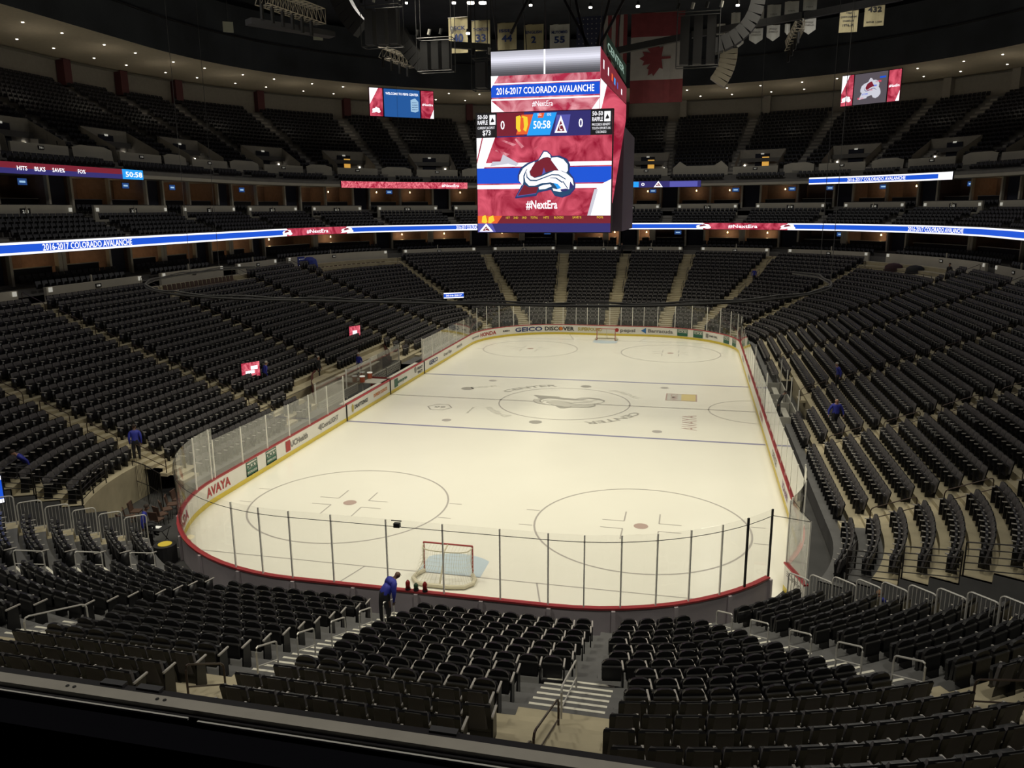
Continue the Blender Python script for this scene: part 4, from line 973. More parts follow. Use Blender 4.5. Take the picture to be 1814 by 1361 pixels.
# goal lamps on the near cap rail
for i, (x, m, h) in enumerate(((-.30, 'red', .34), (.36, 'green', .26), (1.0, 'red', .34))):
    p = prz({0: 721, 1: 735, 2: 750}[i], {0: 1047, 1: 1049, 2: 1052}[i], 1.09); p.y = -30.56
    t = thing('goal_lamp', '%s goal lamp on the near boards, %s of the three' % (m, ('leftmost', 'middle', 'rightmost')[i]), 'lamp', (p.x, p.y, 1.085))
    a = MB(); a.tube([(0, 0, 0), (0, 0, .06)], .09, BLACKM, 10); a.obj('lamp_base', t)
    a = MB(); a.tube([(0, 0, .06), (0, 0, h*.75), (0, 0, h)], [.075, .08, .03], mat('lens_'+m, (.30, .02, .02) if m == 'red' else (.03, .08, .04), .25), 10); a.obj('lamp_lens', t, smooth=True)
a = MB(); a.tube([prz(693, 922, 3.5), prz(693, 922, 3.5)+Vector((.35, 0, 0))], .02, BLACKM, 5); a.box(prz(698, 929, 3.5)+Vector((.1, 0, -.02)), (.2, .14, .14), BLACKM)
tag(a.obj('goal_camera'), 'small black camera clamped to the top of the near glass', 'camera')

# ------------------------------------------------------------------ benches on the left, penalty boxes on the right
bn = thing('players_bench', 'team bench enclosure behind the left boards with white back panels and glass', 'bench')
def bb(par, name, x0, x1, y0, y1, z0, z1, m): a = MB(); a.box(((x0+x1)/2, (y0+y1)/2, (z0+z1)/2), (x1-x0, y1-y0, z1-z0), m); return a.obj(name, par)
PANW = mat('panel_white', (.50, .49, .43), .5); OR_ = mat('cooler_orange', (.55, .13, .06), .5)
bb(bn, 'bench_floor', -15.1, -13.1, -7.6, 7.6, .0, .28, FLOORD)
bb(bn, 'bench_seat', -13.55, -13.25, -7.4, -.9, .98, 1.04, mat('bench_white', (.66, .64, .56), .5)); bb(bn, 'bench_seat', -13.55, -13.25, .9, 7.0, .98, 1.04, MT['bench_white'])
for y0, y1 in ((-7.4, -1.2), (1.2, 4.2), (4.4, 7.4)):
    o = bb(bn, 'back_panel', -15.0, -14.94, y0, y1, .45, 1.05, PANW)
    a = MB(); 
    if y0 < 0:
        for j in range(3): a.box((-14.93, (y0+y1)/2, .6+.15*j), (.01, (y1-y0)*.9, .015), INK['grey'])
    else:
        for j in range(int((y1-y0)/.3)):
            for k in range(3): a.box((-14.93, y0+.2+.3*j+(.15 if k % 2 else 0), .57+.17*k), (.01, .09, .07), BLACKM)
    a.obj('panel_marks', bn)
for y0, y1, zt in ((-7.6, -3.0, 2.25), (-2.8, 1.4, 2.35), (1.5, 7.4, 2.45)): bb(bn, 'back_glass', -15.06, -15.04, y0, y1, 1.05, zt, GLASSD)
for y0 in (-7.6, -2.9, 1.45, 7.4): bb(bn, 'glass_post', -15.09, -15.01, y0-.03, y0+.03, .28, 2.4, STAN)
for y0 in (-7.6, 7.6): bb(bn, 'end_glass', -15.0, -13.1, y0-.01, y0+.01, 1.08, 2.9, GLASS); bb(bn, 'glass_post', -13.12, -13.06, y0-.03, y0+.03, 1.08, 2.95, STAN)
bb(bn, 'divider_wall', -14.95, -13.1, 1.05, 1.1, .28, 1.05, OR_ if False else mat('divider_red', (.3, .05, .05), .5))
t = thing('equipment_table', 'white table standing between the two team benches on the left', 'table', (-14.1, -.2, .28))
bb(t, 'table_top', -.7, .7, -.75, .75, .70, .75, PANW)
for x in (-.62, .62):
    for y in (-.65, .65): bb(t, 'leg', x-.03, x+.03, y-.03, y+.03, 0, .70, PANW)
for i, (y, nm) in enumerate(((-.45, 'nearer'), (.7, 'farther'))):
    c_ = thing('drink_cooler', 'orange drink cooler with white lid between the benches, the %s of two' % nm, 'cooler', (-14.75, y*1.2-.3, 1.04))
    a = MB(); a.tube([(0, 0, 0), (0, 0, .4)], [.17, .19], OR_, 12); a.obj('cooler_body', c_); a = MB(); a.tube([(0, 0, .4), (0, 0, .46)], .2, GLOWW, 12); a.obj('cooler_lid', c_)
pb = thing('penalty_box', 'penalty box enclosure behind the right boards with white bench and glass dividers', 'bench')
bb(pb, 'box_floor', 13.1, 15.0, -5.0, 5.0, 0, .28, FLOORD)
for y0, y1 in ((-4.6, -1.4), (-.9, .9), (1.4, 4.6)): bb(pb, 'bench_seat', 14.25, 14.6, y0, y1, .66, .72, PANW); bb(pb, 'back_panel', 14.9, 14.96, y0, y1, .3, 1.1, PANW)
for y0 in (-4.9, -1.2, 1.2, 4.9): bb(pb, 'glass_divider', 13.15, 14.9, y0-.01, y0+.01, 1.0, 2.6, GLASS); bb(pb, 'glass_post', 14.86, 14.92, y0-.03, y0+.03, .3, 2.7, STAN); bb(pb, 'divider_wall', 13.15, 14.9, y0-.03, y0+.03, .28, 1.0, PANW)
for y0 in (-4.6, 4.6): a = MB(); a.box((13.05, y0, 2.3), (.06, .08, 2.6), STAN); a.obj('glass_post', pb)

# ------------------------------------------------------------------ barricades beside the corner tunnels
def barricade(p0, p1, lab, grp):
    t = thing('steel_barricade', lab, 'barricade', p0, 0, grp); q = Vector(p1)-Vector(p0); d = q.normalized(); h = 1.12; r = .12
    def arc(c, a0, a1): return [c+d*(r*math.cos(a0+(a1-a0)*i/4))+Vector((0, 0, r*math.sin(a0+(a1-a0)*i/4))) for i in range(5)]
    z = Vector((0, 0, 1)); a = MB(); a.tube([Vector((0, 0, 0))]+arc(d*r+z*(h-r), PI, PI/2)+arc(q-d*r+z*(h-r), PI/2, 0)+[q], .024, RAILS, 6); a.obj('outer_frame', t)
    a = MB(); a.tube([z*.12, q+z*.12], .018, RAILS, 5); a.obj('bottom_bar', t)
    a = MB()
    for i in range(1, 7): w_ = q*(i/7); a.tube([w_+z*.12, w_+z*h], .010, RAILS, 4)
    a.obj('balusters', t)
words = ('first', 'second', 'third', 'fourth', 'fifth', 'sixth', 'seventh', 'eighth', 'ninth', 'tenth')
for q, cnt, nm in (('NL', 7, 'left'), ('NR', 9, 'right')):
    for k in range(cnt):
        aa = 40.6+(0 if q == 'NL' else .7*k); u = u_ang(q, aa); ka = k
        barricade(P(u, rs(k)+TF+.04, rz(k)), P(u, rs(k)+TB-.04, rz(k)), 'grey steel barricade beside the near %s tunnel, %s from the rink boards' % (nm, words[k]), 'barricades of the near %s tunnel' % nm)
# stair rails: a hoop over two steps
def hoop(o, d, s0, s1, z0, z1, m, lab, grp, h=.9, r=.022, lat=0.):
    n = Vector((-d.y, d.x, 0))*lat
    def hit(s):
        t0, t1 = 0, 60
        for _ in range(40):
            tm = (t0+t1)/2; p = o+d*tm; ax, ay = abs(p.x)-CX, abs(p.y)-CY; sd = (max(ax, ay) if (ax < 0 or ay < 0) else math.hypot(ax, ay))-RR
            if sd < s: t0 = tm
            else: t1 = tm
        return o+d*t0+n
    A = hit(s0); B = hit(s1); A.z = z0; B.z = z1; t = thing('stair_handrail', lab, 'handrail', A, 0, grp); q = B-A; z = Vector((0, 0, 1)); e = q*.08
    a = MB(); a.tube([z*(h-.12), z*(h-.03)+e*.3, z*h+e, q+z*h-e, q+z*(h-.03)-e*.3, q+z*(h-.12)], r, m, 6); a.obj('top_rail', t)
    a = MB(); a.tube([z*h*.5, q+z*h*.5], r*.8, m, 6); a.obj('mid_rail', t)
    for p in (Vector((0, 0, 0)), q): a = MB(); a.tube([p, p+z*(h-.12)], r, m, 6); a.obj('rail_post', t)
    return t
for o, d, h, k0, k1, nm in AIS:
    near_aisle = nm.startswith('near')
    pc = o+d*14
    if nm == 'narrow near aisle': continue
    if near_aisle or nm == 'wide near aisle':
        if nm == 'wide near aisle':
            if o.x < 0: L = [(6.4, 8.6, RAILS)]
            else: L = [(6.8, 9.2, RAILS), (9.6, 12.4, RAILBR), (12.6, 15, RAILBR)]
            nm2 = 'wide near stairs %s of centre' % ('left' if o.x < 0 else 'right')
        else:
            L = [(k+.1, k+1.05, RAILS) for k in (0, 2, 4, 6, 8)]+[(k, k+1.3, RAILBR) for k in (10.4, 12.6, 14.8)]; nm2 = nm
        for i, (ka, kb, m) in enumerate(L):
            hoop(o, d, rs(ka), rs(kb), rz(math.floor(ka+.38)), rz(math.floor(kb+.38)), m, '%s handrail on the %s, %s from the ice' % ('silver' if m == RAILS else 'bronze', nm2, words[i]), 'handrails of the '+nm2)
    else:
        far = nm.startswith('far')
        segs = range(1, 20, 3) if not far else range(9, 20, 4)
        i = 0
        for k in segs:
            ka, kb = k+.0, k+1.9
            q = o+d*(RR+rs(k)-.0 if nm.startswith('far') else RR+rs(k)+ -0)
            if not vis(Vector((q.x, q.y, rz(k))), 40, 40): continue
            if far and noseat(P(0, 0), 0): continue
            if (o.x < 0 and not far and k < 3 and abs(o.y) < 9): continue
            hoop(o, d, rs(ka), rs(kb), rz(int(ka)), rz(int(kb+.3)), RAILBR if not far else RAILB, 'dark handrail on the %s, %s segment up' % (nm, words[i]), 'handrails of the '+nm, lat=.5 if (o.x*1 < 0) else -.5); i += 1
# railings round the corner tunnels
for q, nm, kk in (('NL', 'left', 3), ('NR', 'right', 1)):
    for i, k in enumerate(range(kk, 8, 2)):
        railing('tunnel_railing', 'black five bar railing along the near %s tunnel, %s section from the ice' % (nm, words[i]), [P(u_ang(q, VA-.3), rs(k)+TF+.05, rz(k)), P(u_ang(q, VA-.3), rs(min(k+2, 9))+TF-.02, rz(min(k+1, 8)))], 1.1, 5, RAILB)
    a0 = 26.5 if q == 'NL' else 26.8; L = (26.5, 20.5, 14.5) if q == 'NL' else (26.5, 21)
    for i in range(len(L)-1):
        railing('tunnel_railing', 'black railing in front of the lowest seat row by the near %s tunnel, %s section' % (nm, words[i]), [P(u_ang(q, L[i]), rs(kk)+TF+.06, rz(kk)), P(u_ang(q, L[i+1]), rs(kk)+TF+.06, rz(kk))], 1.05, 5 if q == 'NL' else 2, RAILB, balus=0 if q == 'NL' else 7)
railing('tunnel_railing', 'black railing with balusters beside the left side aisle nearest the near corner', [P(u_ang('NL', 12), 1.6, .0), P(u_ang('NL', 6), 2.9, 0.), P(u_ang('NL', 3.4), 3.9, .0)], 1.9, 2, RAILB, balus=9)
for i in range(5):
    u = u_ang('NL', 8+3.6*i); chair(P(u, 1.25, 0.), face(u)+.3*i, 'black folding chair on the floor by the near left boards', 'floor chairs in the near left corner')
for i in range(3):
    u = u_ang('NL', 16+3.5*i); chair(P(u, 2.5, 0.), face(u)+.4*i, 'black folding chair on the floor by the near left boards', 'floor chairs in the near left corner')
q_ = prz(278, 935, .75); t = thing('folding_table', 'small black table beside the seated man in the near left tunnel', 'table', (q_.x, q_.y, 0))
bb(t, 'table_top', -.45, .45, -.3, .3, .72, .75, BLACKM)
for x in (-.4, .4):
    a = MB(); a.tube([(x, -.25, 0), (x, .25, .72)], .015, RAILB, 5); a.tube([(x, .25, 0), (x, -.25, .72)], .015, RAILB, 5); a.obj('table_legs', t)
a = MB(); a.box((q_.x, q_.y, .77), (.3, .22, .02), GLOWW); tag(a.obj('paper_sheet'), 'white sheet of paper on the small table in the near left tunnel', 'paper')
q_ = prz(292, 963, .75); t = thing('sponsor_drum', 'black round drum with a yellow top next to the near left boards', 'drum', (q_.x, q_.y, 0))
a = MB(); a.tube([(0, 0, 0), (0, 0, .72)], .42, BLACKM, 16); a.obj('drum_body', t); a = MB(); a.tube([(0, 0, .72), (0, 0, .74)], .26, KICK, 16); a.obj('drum_top', t)
# small LED signs by the exits
def ledsign(p, wd, ht, X, N, lab, mats_, txt=None):
    t = thing('led_sign', lab, 'LED sign', p); X = Vector(X).normalized(); N = Vector(N).normalized()
    a = MB(); a.box(-N*.06, (wd+.1, .1, ht+.1), BLACKM, X=X, Y=N); a.obj('sign_case', t)
    a = MB(); a.box(N*.005, (wd, .02, ht), mats_[0], X=X, Y=N)
    for i, (x0, x1, y0, y1, m) in enumerate(mats_[1:]): a.box(N*(.02+.004*i)+X*((x0+x1)/2*wd)+Vector((0, 0, (y0+y1)/2*ht)), ((x1-x0)*wd, .01, (y1-y0)*ht), m, X=X, Y=N)
    a.obj('sign_screen', t)
    if txt: a = MB(); text(a, txt, plane_fn(N*.05, X, (0, 0, 1)), ht*.4, LEDW, wd*.8); a.obj('sign_text', t)
ledsign(P(u_side(-8.6), 6.0, 3.35), 1.25, .95, (.5, .86, 0), (.86, -.5, 0), 'red LED sign behind the left boards beside a man in blue', [REDH, (-.3, .2, -.25, -.05, LEDW), (.0, .38, 0, .25, LEDW)])
ledsign(P(u_side(8.0), 6.2, 3.3), 1.1, .95, (.5, .86, 0), (.86, -.5, 0), 'red LED sign behind the left boards near the far end of the benches', [REDH, (-.2, .2, -.3, .1, LEDW)])
ledsign(P(u_ang('FL', 33.5), 6.9, 4.0), 2.3, .6, (.83, .55, 0), (.55, -.83, 0), 'blue LED sign reading 2016-2017 by the far left corner', [LEDW, (-.5, .5, -.32, .32, LEDB)], '2016-2017')
ledsign(prz(2, 868, 3.6)-Vector((.35, .3, 0)), 1.0, 1.0, (.62, .78, 0), (.78, -.62, 0), 'blue LED sign at the left edge over the near left tunnel', [LEDB, (-.5, .5, -.5, -.36, LEDW), (-.5, .5, .36, .5, LEDW)])
MAR = mat('maroon_panel', (.16, .03, .035), .6)
for i, (yc, nm) in enumerate(((-4.6, 'near'), (8.8, 'far'))):
    t = thing('exit_enclosure', 'curved maroon panel with rails around the %s exit behind the benches' % nm, 'barrier', P(u_side(yc), 4.4, 1.3))
    a = MB(); a.grid([[(2.0-2.6*math.sin(f*1.5)*.6-.4*f*2, -2.6+5.0*f, zz) for zz in (-.1, .85)] for f in [j/10 for j in range(11)]], MAR); a.obj('curved_panel', t)
    for j in range(4): a = MB(); a.tube([(-1.4, -2.4, 1.5-.0+j*.22-.6), (-.9, 2.2, .95+j*.22-.6)], .018, RAILB, 5); a.obj('rail_bar', t)

# ------------------------------------------------------------------ hoisted net bar with its hanging wires
a = MB(); pts = [P(u, .35, 10.6) for u in us(u_side(-19, False), 8+u_side(-19), .8, 0)]
pts = pts[:]; pts[0] += Vector((-.8, .9, 0)); pts[-1] += Vector((.9, .9, 0))
nb = thing('net_hoop', 'long black U-shaped netting bar hoisted above the near end of the rink', 'netting bar')
a.tube(pts, .045, BLACKM, 6); a.obj('hoop_bar', nb)
a = MB(); a.tube([p+Vector((0, 0, .07+.03*math.sin(i*1.7))) for i, p in enumerate(pts)], .03, BLACKM, 5); a.obj('gathered_net', nb)
def wire(p, z1, lab): a = MB(); a.tube([p, Vector((p.x, p.y, z1))], .011, GREYM, 4); tag(a.obj('suspension_wire'), lab, 'wire', 'thin suspension wires')
n_ = len(pts)
for i, f in enumerate((.02, .1, .93, .985)): wire(pts[int(f*(n_-1))], 36.5, 'thin grey wire holding up the black netting bar')
for px, y in ((1345, 2), (1495, 12), (706, 18), (880, 24)):
    wire(prz(px, 300, 17) if False else pray(px, 250, y), 36.5, 'thin grey wire holding up the black netting bar')

# ------------------------------------------------------------------ scoreboard
sb = thing('scoreboard', 'large hanging four-sided video scoreboard with a team crest on its front screen', 'scoreboard', (-.5, 0, 15.4))
O = Vector((-.5, 0, 15.4))
def S(x, y, z): return Vector((x, y, z))-O
def sbox(name, x0, x1, y0, y1, z0, z1, m, par=sb): a = MB(); a.box(S((x0+x1)/2, (y0+y1)/2, (z0+z1)/2), (x1-x0, y1-y0, z1-z0), m); return a.obj(name, par)
YF = -5.5; xl, xr, zb, zt = -4.55, 3.55, 11.93, 18.85
sbox('lower_housing', -4.4, 3.4, -4.6, 4.6, 12.3, 18.8, BLACKM); sbox('lower_screen_case', xl-.06, xr+.06, YF+.02, YF+.5, zb-.06, zt+.06, BLACKM)
sbox('upper_housing', -3.6, 2.75, -4.9, 4.6, 18.8, 22.3, BLACKM)
sbox('side_screen_case', 3.45, 4.15, -4.6, 3.6, 11.95, 18.0, mat('screen_back_purple', (.03, .02, .035), .5)); sbox('side_screen_case', -4.55, -4.40, -4.6, 3.6, 11.95, 18.8, BLACKM)
mainp = sbox('main_screen', xl, xr, YF-.005, YF+.02, zb, zt, RED)
W_, H_ = xr-xl, zt-zb
def pf(x, y, off=.03): return S(xl+W_*x, YF-off, zb+H_*y)      # x, y in 0..1 of the main screen
class Lay:
    def __init__(s, f): s.f = f; s.a = MB(); s.o = .03
    def poly(s, pts, m): s.o += .004; s.a.poly([s.f(x, y, s.o) for x, y in pts], m)
    def rect(s, x0, x1, y0, y1, m): s.poly([(x0, y0), (x1, y0), (x1, y1), (x0, y1)], m)
    def text(s, b, x, y, h, wd, m, asp=1., bold=.012): s.o += .004; o = s.o; text(s.a, b, lambda X, Y: s.f(x+X, y+Y*asp, o), h, m, wd, bold if h > .03 else 0.)
    def obj(s, name, par, lab=None):
        o = s.a.obj(name, par)
        if lab: o['label'] = lab
asp = W_/H_
L = Lay(pf)
L.poly([(0, .80), (.04, .80), (0, .62)], LEDW); L.poly([(.05, .80), (.14, .80), (.03, .48), (0, .48), (0, .58)], LEDW); 
L.rect(0, 1, .555, .588, LEDW); L.rect(0, 1, .415, .545, LEDB); L.rect(0, 1, .37, .405, LEDW)
L.poly([(.90, .385), (1, .44), (1, .14), (.85, .14)], LEDW); L.poly([(.88, .36), (.905, .36), (.855, .14), (.83, .14)], LEDS)
L.poly([(.2, .66), (.32, .58), (.30, .56), (.24, .58), (.1, .56), (.12, .60), (.18, .60)], LEDS)
for x0, y0, x1, y1 in ((.2, .78, .3, .74), (.3, .79, .36, .72), (.5, .76, .44, .70), (.15, .70, .25, .66)): L.poly([(x0, y0), (x1, y1), (x1-.02, y1-.015), (x0-.01, y0-.01)], RED2)
L.obj('screen_background', sb, 'white chevrons and blue band on red')
L = Lay(pf); L.o = .09
def cf(k, m, sc=1., dx=0, dy=0): L.poly([(.515+x*.216*sc+dx, .49+y*.2529*sc+dy) for x, y in CREST[k]], m)
cf('out', LEDK, 1.03); cf('out', LEDTEAL, .99); cf('left', LEDW); cf('disc', LEDW); cf('wht', LEDW); cf('mtn', LEDM); cf('cap', LEDW); cf('low', LEDW)
cf('a', LEDP); cf('foot', LEDP, 1.02); cf('foot', LEDM, .985); cf('l1', LEDTEAL); cf('l2', LEDTEAL); cf('fl', LEDC); cf('t1', LEDK); cf('t2', LEDK)
L.obj('screen_crest', sb, 'maroon, white and blue team crest')
L = Lay(pf); L.text('#NextEra', .49, .235, .085, .235, LEDW, asp, .02); L.obj('screen_text', sb, 'white #NextEra lettering')
L = Lay(pf); L.rect(0, 1, .80, 1, LEDK); L.rect(0, .155, .80, 1, LEDBL); L.rect(.845, 1, .80, 1, LEDBL); L.rect(.155, .36, .81, 1, LEDM); L.poly([(.3, .82), (.42, .82), (.46, .98), (.34, .98)], LEDO)
L.poly([(.38, .81), (.55, .81), (.60, .99), (.43, .99)], LEDC); L.poly([(.46, .95), (.50, .95), (.51, .99), (.47, .99)], LEDO); L.rect(.60, .845, .81, .99, LEDK); L.poly([(.58, .83), (.68, .83), (.70, .97), (.60, .97)], LEDP)
L.poly([(.585, .825), (.675, .825), (.63, .965)], LEDW); L.poly([(.602, .838), (.658, .838), (.63, .925)], LEDM); L.text('C', .63, .868, .06, .022, LEDW, asp)
# the red and yellow feathered profile of the visiting team, drawn small
L.poly([(.30, .965), (.33, .975), (.35, .93), (.345, .85), (.32, .84), (.30, .87)], LEDY); L.poly([(.345, .97), (.385, .96), (.39, .90), (.375, .84), (.35, .86)], LEDY); L.poly([(.335, .955), (.355, .955), (.36, .88), (.345, .83), (.33, .87)], LEDO)
for x, b, wd in ((.2, '0', .03), (.775, '0', .03)): L.text(b, x, .90, .085, wd, LEDW, asp)
L.text('50:58', .492, .895, .075, .125, LEDW, asp); L.text('SOG:', .475, .975, .025, .03, LEDW, asp); L.text('SOG:', .545, .975, .025, .03, LEDW, asp)
for x in (.05, .895): L.text('50-50', x, .97, .04, .075, LEDW, asp); L.text('RAFFLE', x, .925, .04, .075, LEDW, asp)
for x in (.125, .965): L.rect(x-.022, x+.022, .905, .985, LEDW); L.poly([(x-.015, .925), (x, .965), (x+.015, .93), (x+.005, .925)], LEDBL)
L.text('CURRENT JACKPOT', .077, .88, .025, .13, LEDW, asp); L.text('$73', .08, .84, .05, .06, LEDW, asp)
for j, b in enumerate(('PROCEEDS BENEFIT', 'YOUTH SPORTS IN', 'COLORADO')): L.text(b, .922, .882-.03*j, .024, .13 if j < 2 else .075, LEDW, asp)
L.obj('score_strip', sb, 'top strip with 50-50 raffle notes, scores 0 and 0 and clock 50:58')
L = Lay(pf); L.rect(0, 1, 0, .075, LEDP if False else LEDK); L.rect(0, 1, .075, .14, LEDM); L.poly([(0, .075), (.15, .075), (.19, .14), (0, .14)], LEDO); L.poly([(0, 0), (.14, 0), (.11, .075), (0, .075)], LEDP)
L.poly([(.03, .085), (.035, .135), (.06, .15), (.075, .09), (.06, .075)], LEDY); L.poly([(.08, .08), (.085, .13), (.12, .145), (.13, .10), (.10, .075)], LEDY)
L.poly([(.01, .005), (.12, .005), (.065, .075)], LEDW); L.poly([(.035, .012), (.095, .012), (.065, .052)], LEDM); L.text('C', .065, .025, .03, .02, LEDW, asp)
for b, x, wd in (('1ST', .235, .03), ('2ND', .295, .035), ('3RD', .36, .035), ('TOTAL', .435, .055), ('HITS', .525, .04), ('BLOCKS', .62, .07), ('SAVE %', .755, .065), ('FO%', .925, .045)): L.text(b, x, .125, .022, wd, LEDY, asp)
L.obj('statistics_strip', sb, 'bottom strip with yellow 1ST 2ND 3RD TOTAL HITS BLOCKS SAVE % FO% headings')
# upper front screen
ux0, ux1, uz0, uz1 = -3.6, 2.8, 18.9, 22.25
sbox('upper_screen', ux0, ux1, YF-.005, YF+.3, uz0, uz1, RED2); uw, uh = ux1-ux0, uz1-uz0; ap = uw/uh
L = Lay(lambda x, y, o: S(ux0+uw*x, YF-o, uz0+uh*y))
for i, g_ in enumerate((.08, .10, .14, .20, .30, .42, .58, .78, .9, .8, .66, .58, .52)): L.rect(0, 1, .60+.4*i/13, .60+.4*(i+1)/13, mat('led_grey_%02d' % int(g_*100), (0, 0, 0), .5, emit=(g_*.95, g_*.95, g_*1.08), es=1.))
L.rect(.49, .505, .60, 1, LEDW); L.rect(0, 1, .455, .475, LEDW); L.rect(0, 1, .24, .445, LEDB); L.rect(0, 1, .19, .215, LEDW); L.poly([(0, .6), (.07, .6), (0, .4)], LEDW); L.poly([(0, .19), (.12, .0), (0, 0)], LEDW); L.poly([(.93, 0), (1, .18), (1, 0)], LEDW)
L.text('2016-2017 COLORADO AVALANCHE', .5, .345, .155, .9, LEDW, 1, .015); L.text('#NextEra', .48, .12, .125, .19, LEDW, 1, .005)
L.obj('upper_screen_graphics', sb, 'silver band and 2016-2017 COLORADO AVALANCHE lettering')
# right flank: slanted wedge screens
A_, B_, C_ = S(2.82, YF+.02, 20.55), S(4.25, -4.9, 19.15), S(3.62, YF+.1, 13.6); D_ = S(4.25, -4.9, 18.3)
def plate(name, pts, m, th=Vector((0, .12, 0)), lab=None): a = MB(); a.prism(pts, [p+th for p in pts], m); o = a.obj(name, sb); return o
plate('flank_screen', [A_, S(2.82, YF+.02, 18.9), C_, D_, B_], RED)
plate('flank_screen', [A_+S(0, 0, 0)-S(0, 0, 0)+Vector((0, -.02, .02)), A_+Vector((.35, .1, -.35)), S(2.9, YF+.03, 18.95)-Vector((0, .03, 0)), S(2.82, YF, 18.9)-Vector((0, .02, 0))], LEDW, Vector((0, .05, 0)))
plate('flank_statistics', [S(2.82, YF, 22.2), A_+Vector((0, -.02, .04)), B_+Vector((0, -.02, .04)), S(4.25, -4.9, 20.1)], LEDM)
plate('flank_top_sign', [S(3.1, -5.3, 23.0), S(3.1, -5.3, 22.0), S(4.2, -4.9, 20.3), S(4.2, -4.9, 21.3)], mat('sign_dark_green', (.02, .05, .04), .5))
a = MB(); dX = (S(4.25, -4.9, 20.1)-S(2.82, YF, 22.2)); 
for i, (f, m) in enumerate(((.12, LEDW), (.3, LEDW), (.45, LEDO), (.55, LEDC), (.66, LEDP), (.82, LEDW))):
    p = S(2.82, YF, 22.2)+dX*f+Vector((0, -.06, -.65)); a.box(p, (.09 if i not in (2, 3) else .13, .02, .5-.25*f), m, X=dX.normalized(), Z=(0, 0, 1))
f_ = plane_fn(S(3.65, -5.2, 21.75), dX.normalized(), (0, 0, 1)); text(a, 'CENTER', lambda x, y: f_(x, y)+Vector((0, -.05, -.1)), .55, mat('letter_pale_green', (0, 0, 0), .5, emit=(.35, .5, .42), es=.8), 1.7); a.obj('flank_marks', sb)
for x in (-3.4, -.5, 2.6):
    for y in (-4.6, 4.4): a = MB(); a.tube([S(x, y, 22.2), S(x*1.4+.0, y*1.3, 36.5)], .035, GREYM, 5); a.obj('hanger_cable', sb)

# ------------------------------------------------------------------ rigging, banners, flags
def beam(name, lab, p, q, wd, ht, m, cat='beam', grp=None):
    p, q = Vector(p), Vector(q); d = (q-p).normalized(); s_ = d.cross(Vector((0, 0, 1))); s_ = s_.normalized() if s_.length > .01 else Vector((1, 0, 0)); a = MB(); up = s_.cross(d)
    a.box((p+q)/2, (wd, (q-p).length, ht), m, X=s_, Y=d, Z=up); return tag(a.obj(name), lab, cat, grp)
def truss(lab, p, q, w_, m, n, grp=None):
    p, q = Vector(p), Vector(q); d = (q-p).normalized(); s_ = d.cross(Vector((0, 0, 1))).normalized()*w_/2; up = Vector((0, 0, w_/2)); a = MB(); L = (q-p).length/n
    C4 = [s_+up, s_-up, -s_-up, -s_+up]
    for c in C4: a.tube([p+c, q+c], .035, m, 5)
    for i in range(n):
        for j in range(4): a.tube([p+d*L*i+C4[j], p+d*L*(i+1)+C4[(j+1) % 4]], .022, m, 4); a.tube([p+d*L*(i+1)+C4[(j+1) % 4], p+d*L*(i+1)+C4[j]], .022, m, 4)
    for i in range(0, n, 2): a.tube([p+d*L*i-up, p+d*L*i-up-Vector((0, 0, .9))], .13, BLACKM, 6)
    return tag(a.obj('lighting_truss'), lab, 'truss', grp)
truss('pale lattice lighting truss at the top left above the left stand', prz(462, -8, 26), prz(566, 30, 26), .95, TRUSSM, 12)
truss('short pale lattice truss left of the scoreboard', prz(678, 92, 27), prz(728, 112, 27), .85, TRUSSM, 7)
truss('pale lattice truss hanging at the upper right before the white pennants', prz(1398, 82, 27), prz(1418, 42, 28.5), .8, TRUSSM, 7)
beam('catwalk_beam', 'long dark catwalk beam at the upper left below the lighting truss', prz(440, 38, 25), prz(588, 62, 25), .9, .35, GREYM)
for x0, z0, x1, z1, y, nm in ((780, 78, 868, 84, 16, 'left of the scoreboard'), (1075, 94, 1220, 64, 16, 'crossing the Canadian flag'), (1225, 62, 1420, 28, 18, 'below the white pennants'), (1425, 28, 1600, -6, 18, 'at the far right top')):
    beam('catwalk_beam', 'long dark beam under the roof '+nm, pray(x0, z0, y), pray(x1, z1, y), .5, .5, GREYM)
for i, (p, q) in enumerate((((905, 60), (935, 0)), ((1000, 0), (1045, 85)), ((1105, 0), (1060, 85)), ((1020, 0), (1040, 90)), ((1080, 0), (1055, 92)))):
    beam('diagonal_strut', 'slanting dark strut above the scoreboard, %s from the left' % words[i], pray(p[0], p[1], 3), pray(q[0], q[1], 3), .16, .16, GREYM)
BAN = mat('banner_cream', (.40, .35, .21), .8, var=.1, vs_=2); BANW = mat('banner_white', (.50, .50, .48), .8, var=.08, vs_=2)
def banner(x0, x1, z0, z1, y, lab, m, lines, point=False, ink=None, name='retired_number_banner'):
    A, B = pray(x0, z0, y), pray(x1, z0, y); C_ = pray(x0, z1, y); W = (B-A).length; H = A.z-C_.z; t = thing(name, lab, 'banner', ((A+B)/2))
    a = MB(); f = lambda x, z: Vector((x*W, .03*math.sin(x*9), -z*H)); N = 8; fr = [[f(-.5+i/N, 0), f(-.5+i/N, 1 if not point else 1-.28*abs(-1+2*i/N))] for i in range(N+1)]
    bk = [[p+Vector((0, .03, 0)) for p in r] for r in fr]; a.grid(fr, m); a.grid(bk, m); a.obj('banner_cloth', t)
    a = MB(); a.tube([f(-.52, 0), f(.52, 0)], .03, RAILB, 5); a.obj('banner_pole', t)
    a = MB()
    for b, z, h, wd in lines: text(a, b, lambda x, y_: Vector((x, -.05, -z*H+y_)), h*H, ink or INK['navy'], wd*W, .03)
    if lines: a.obj('banner_lettering', t)
    return t
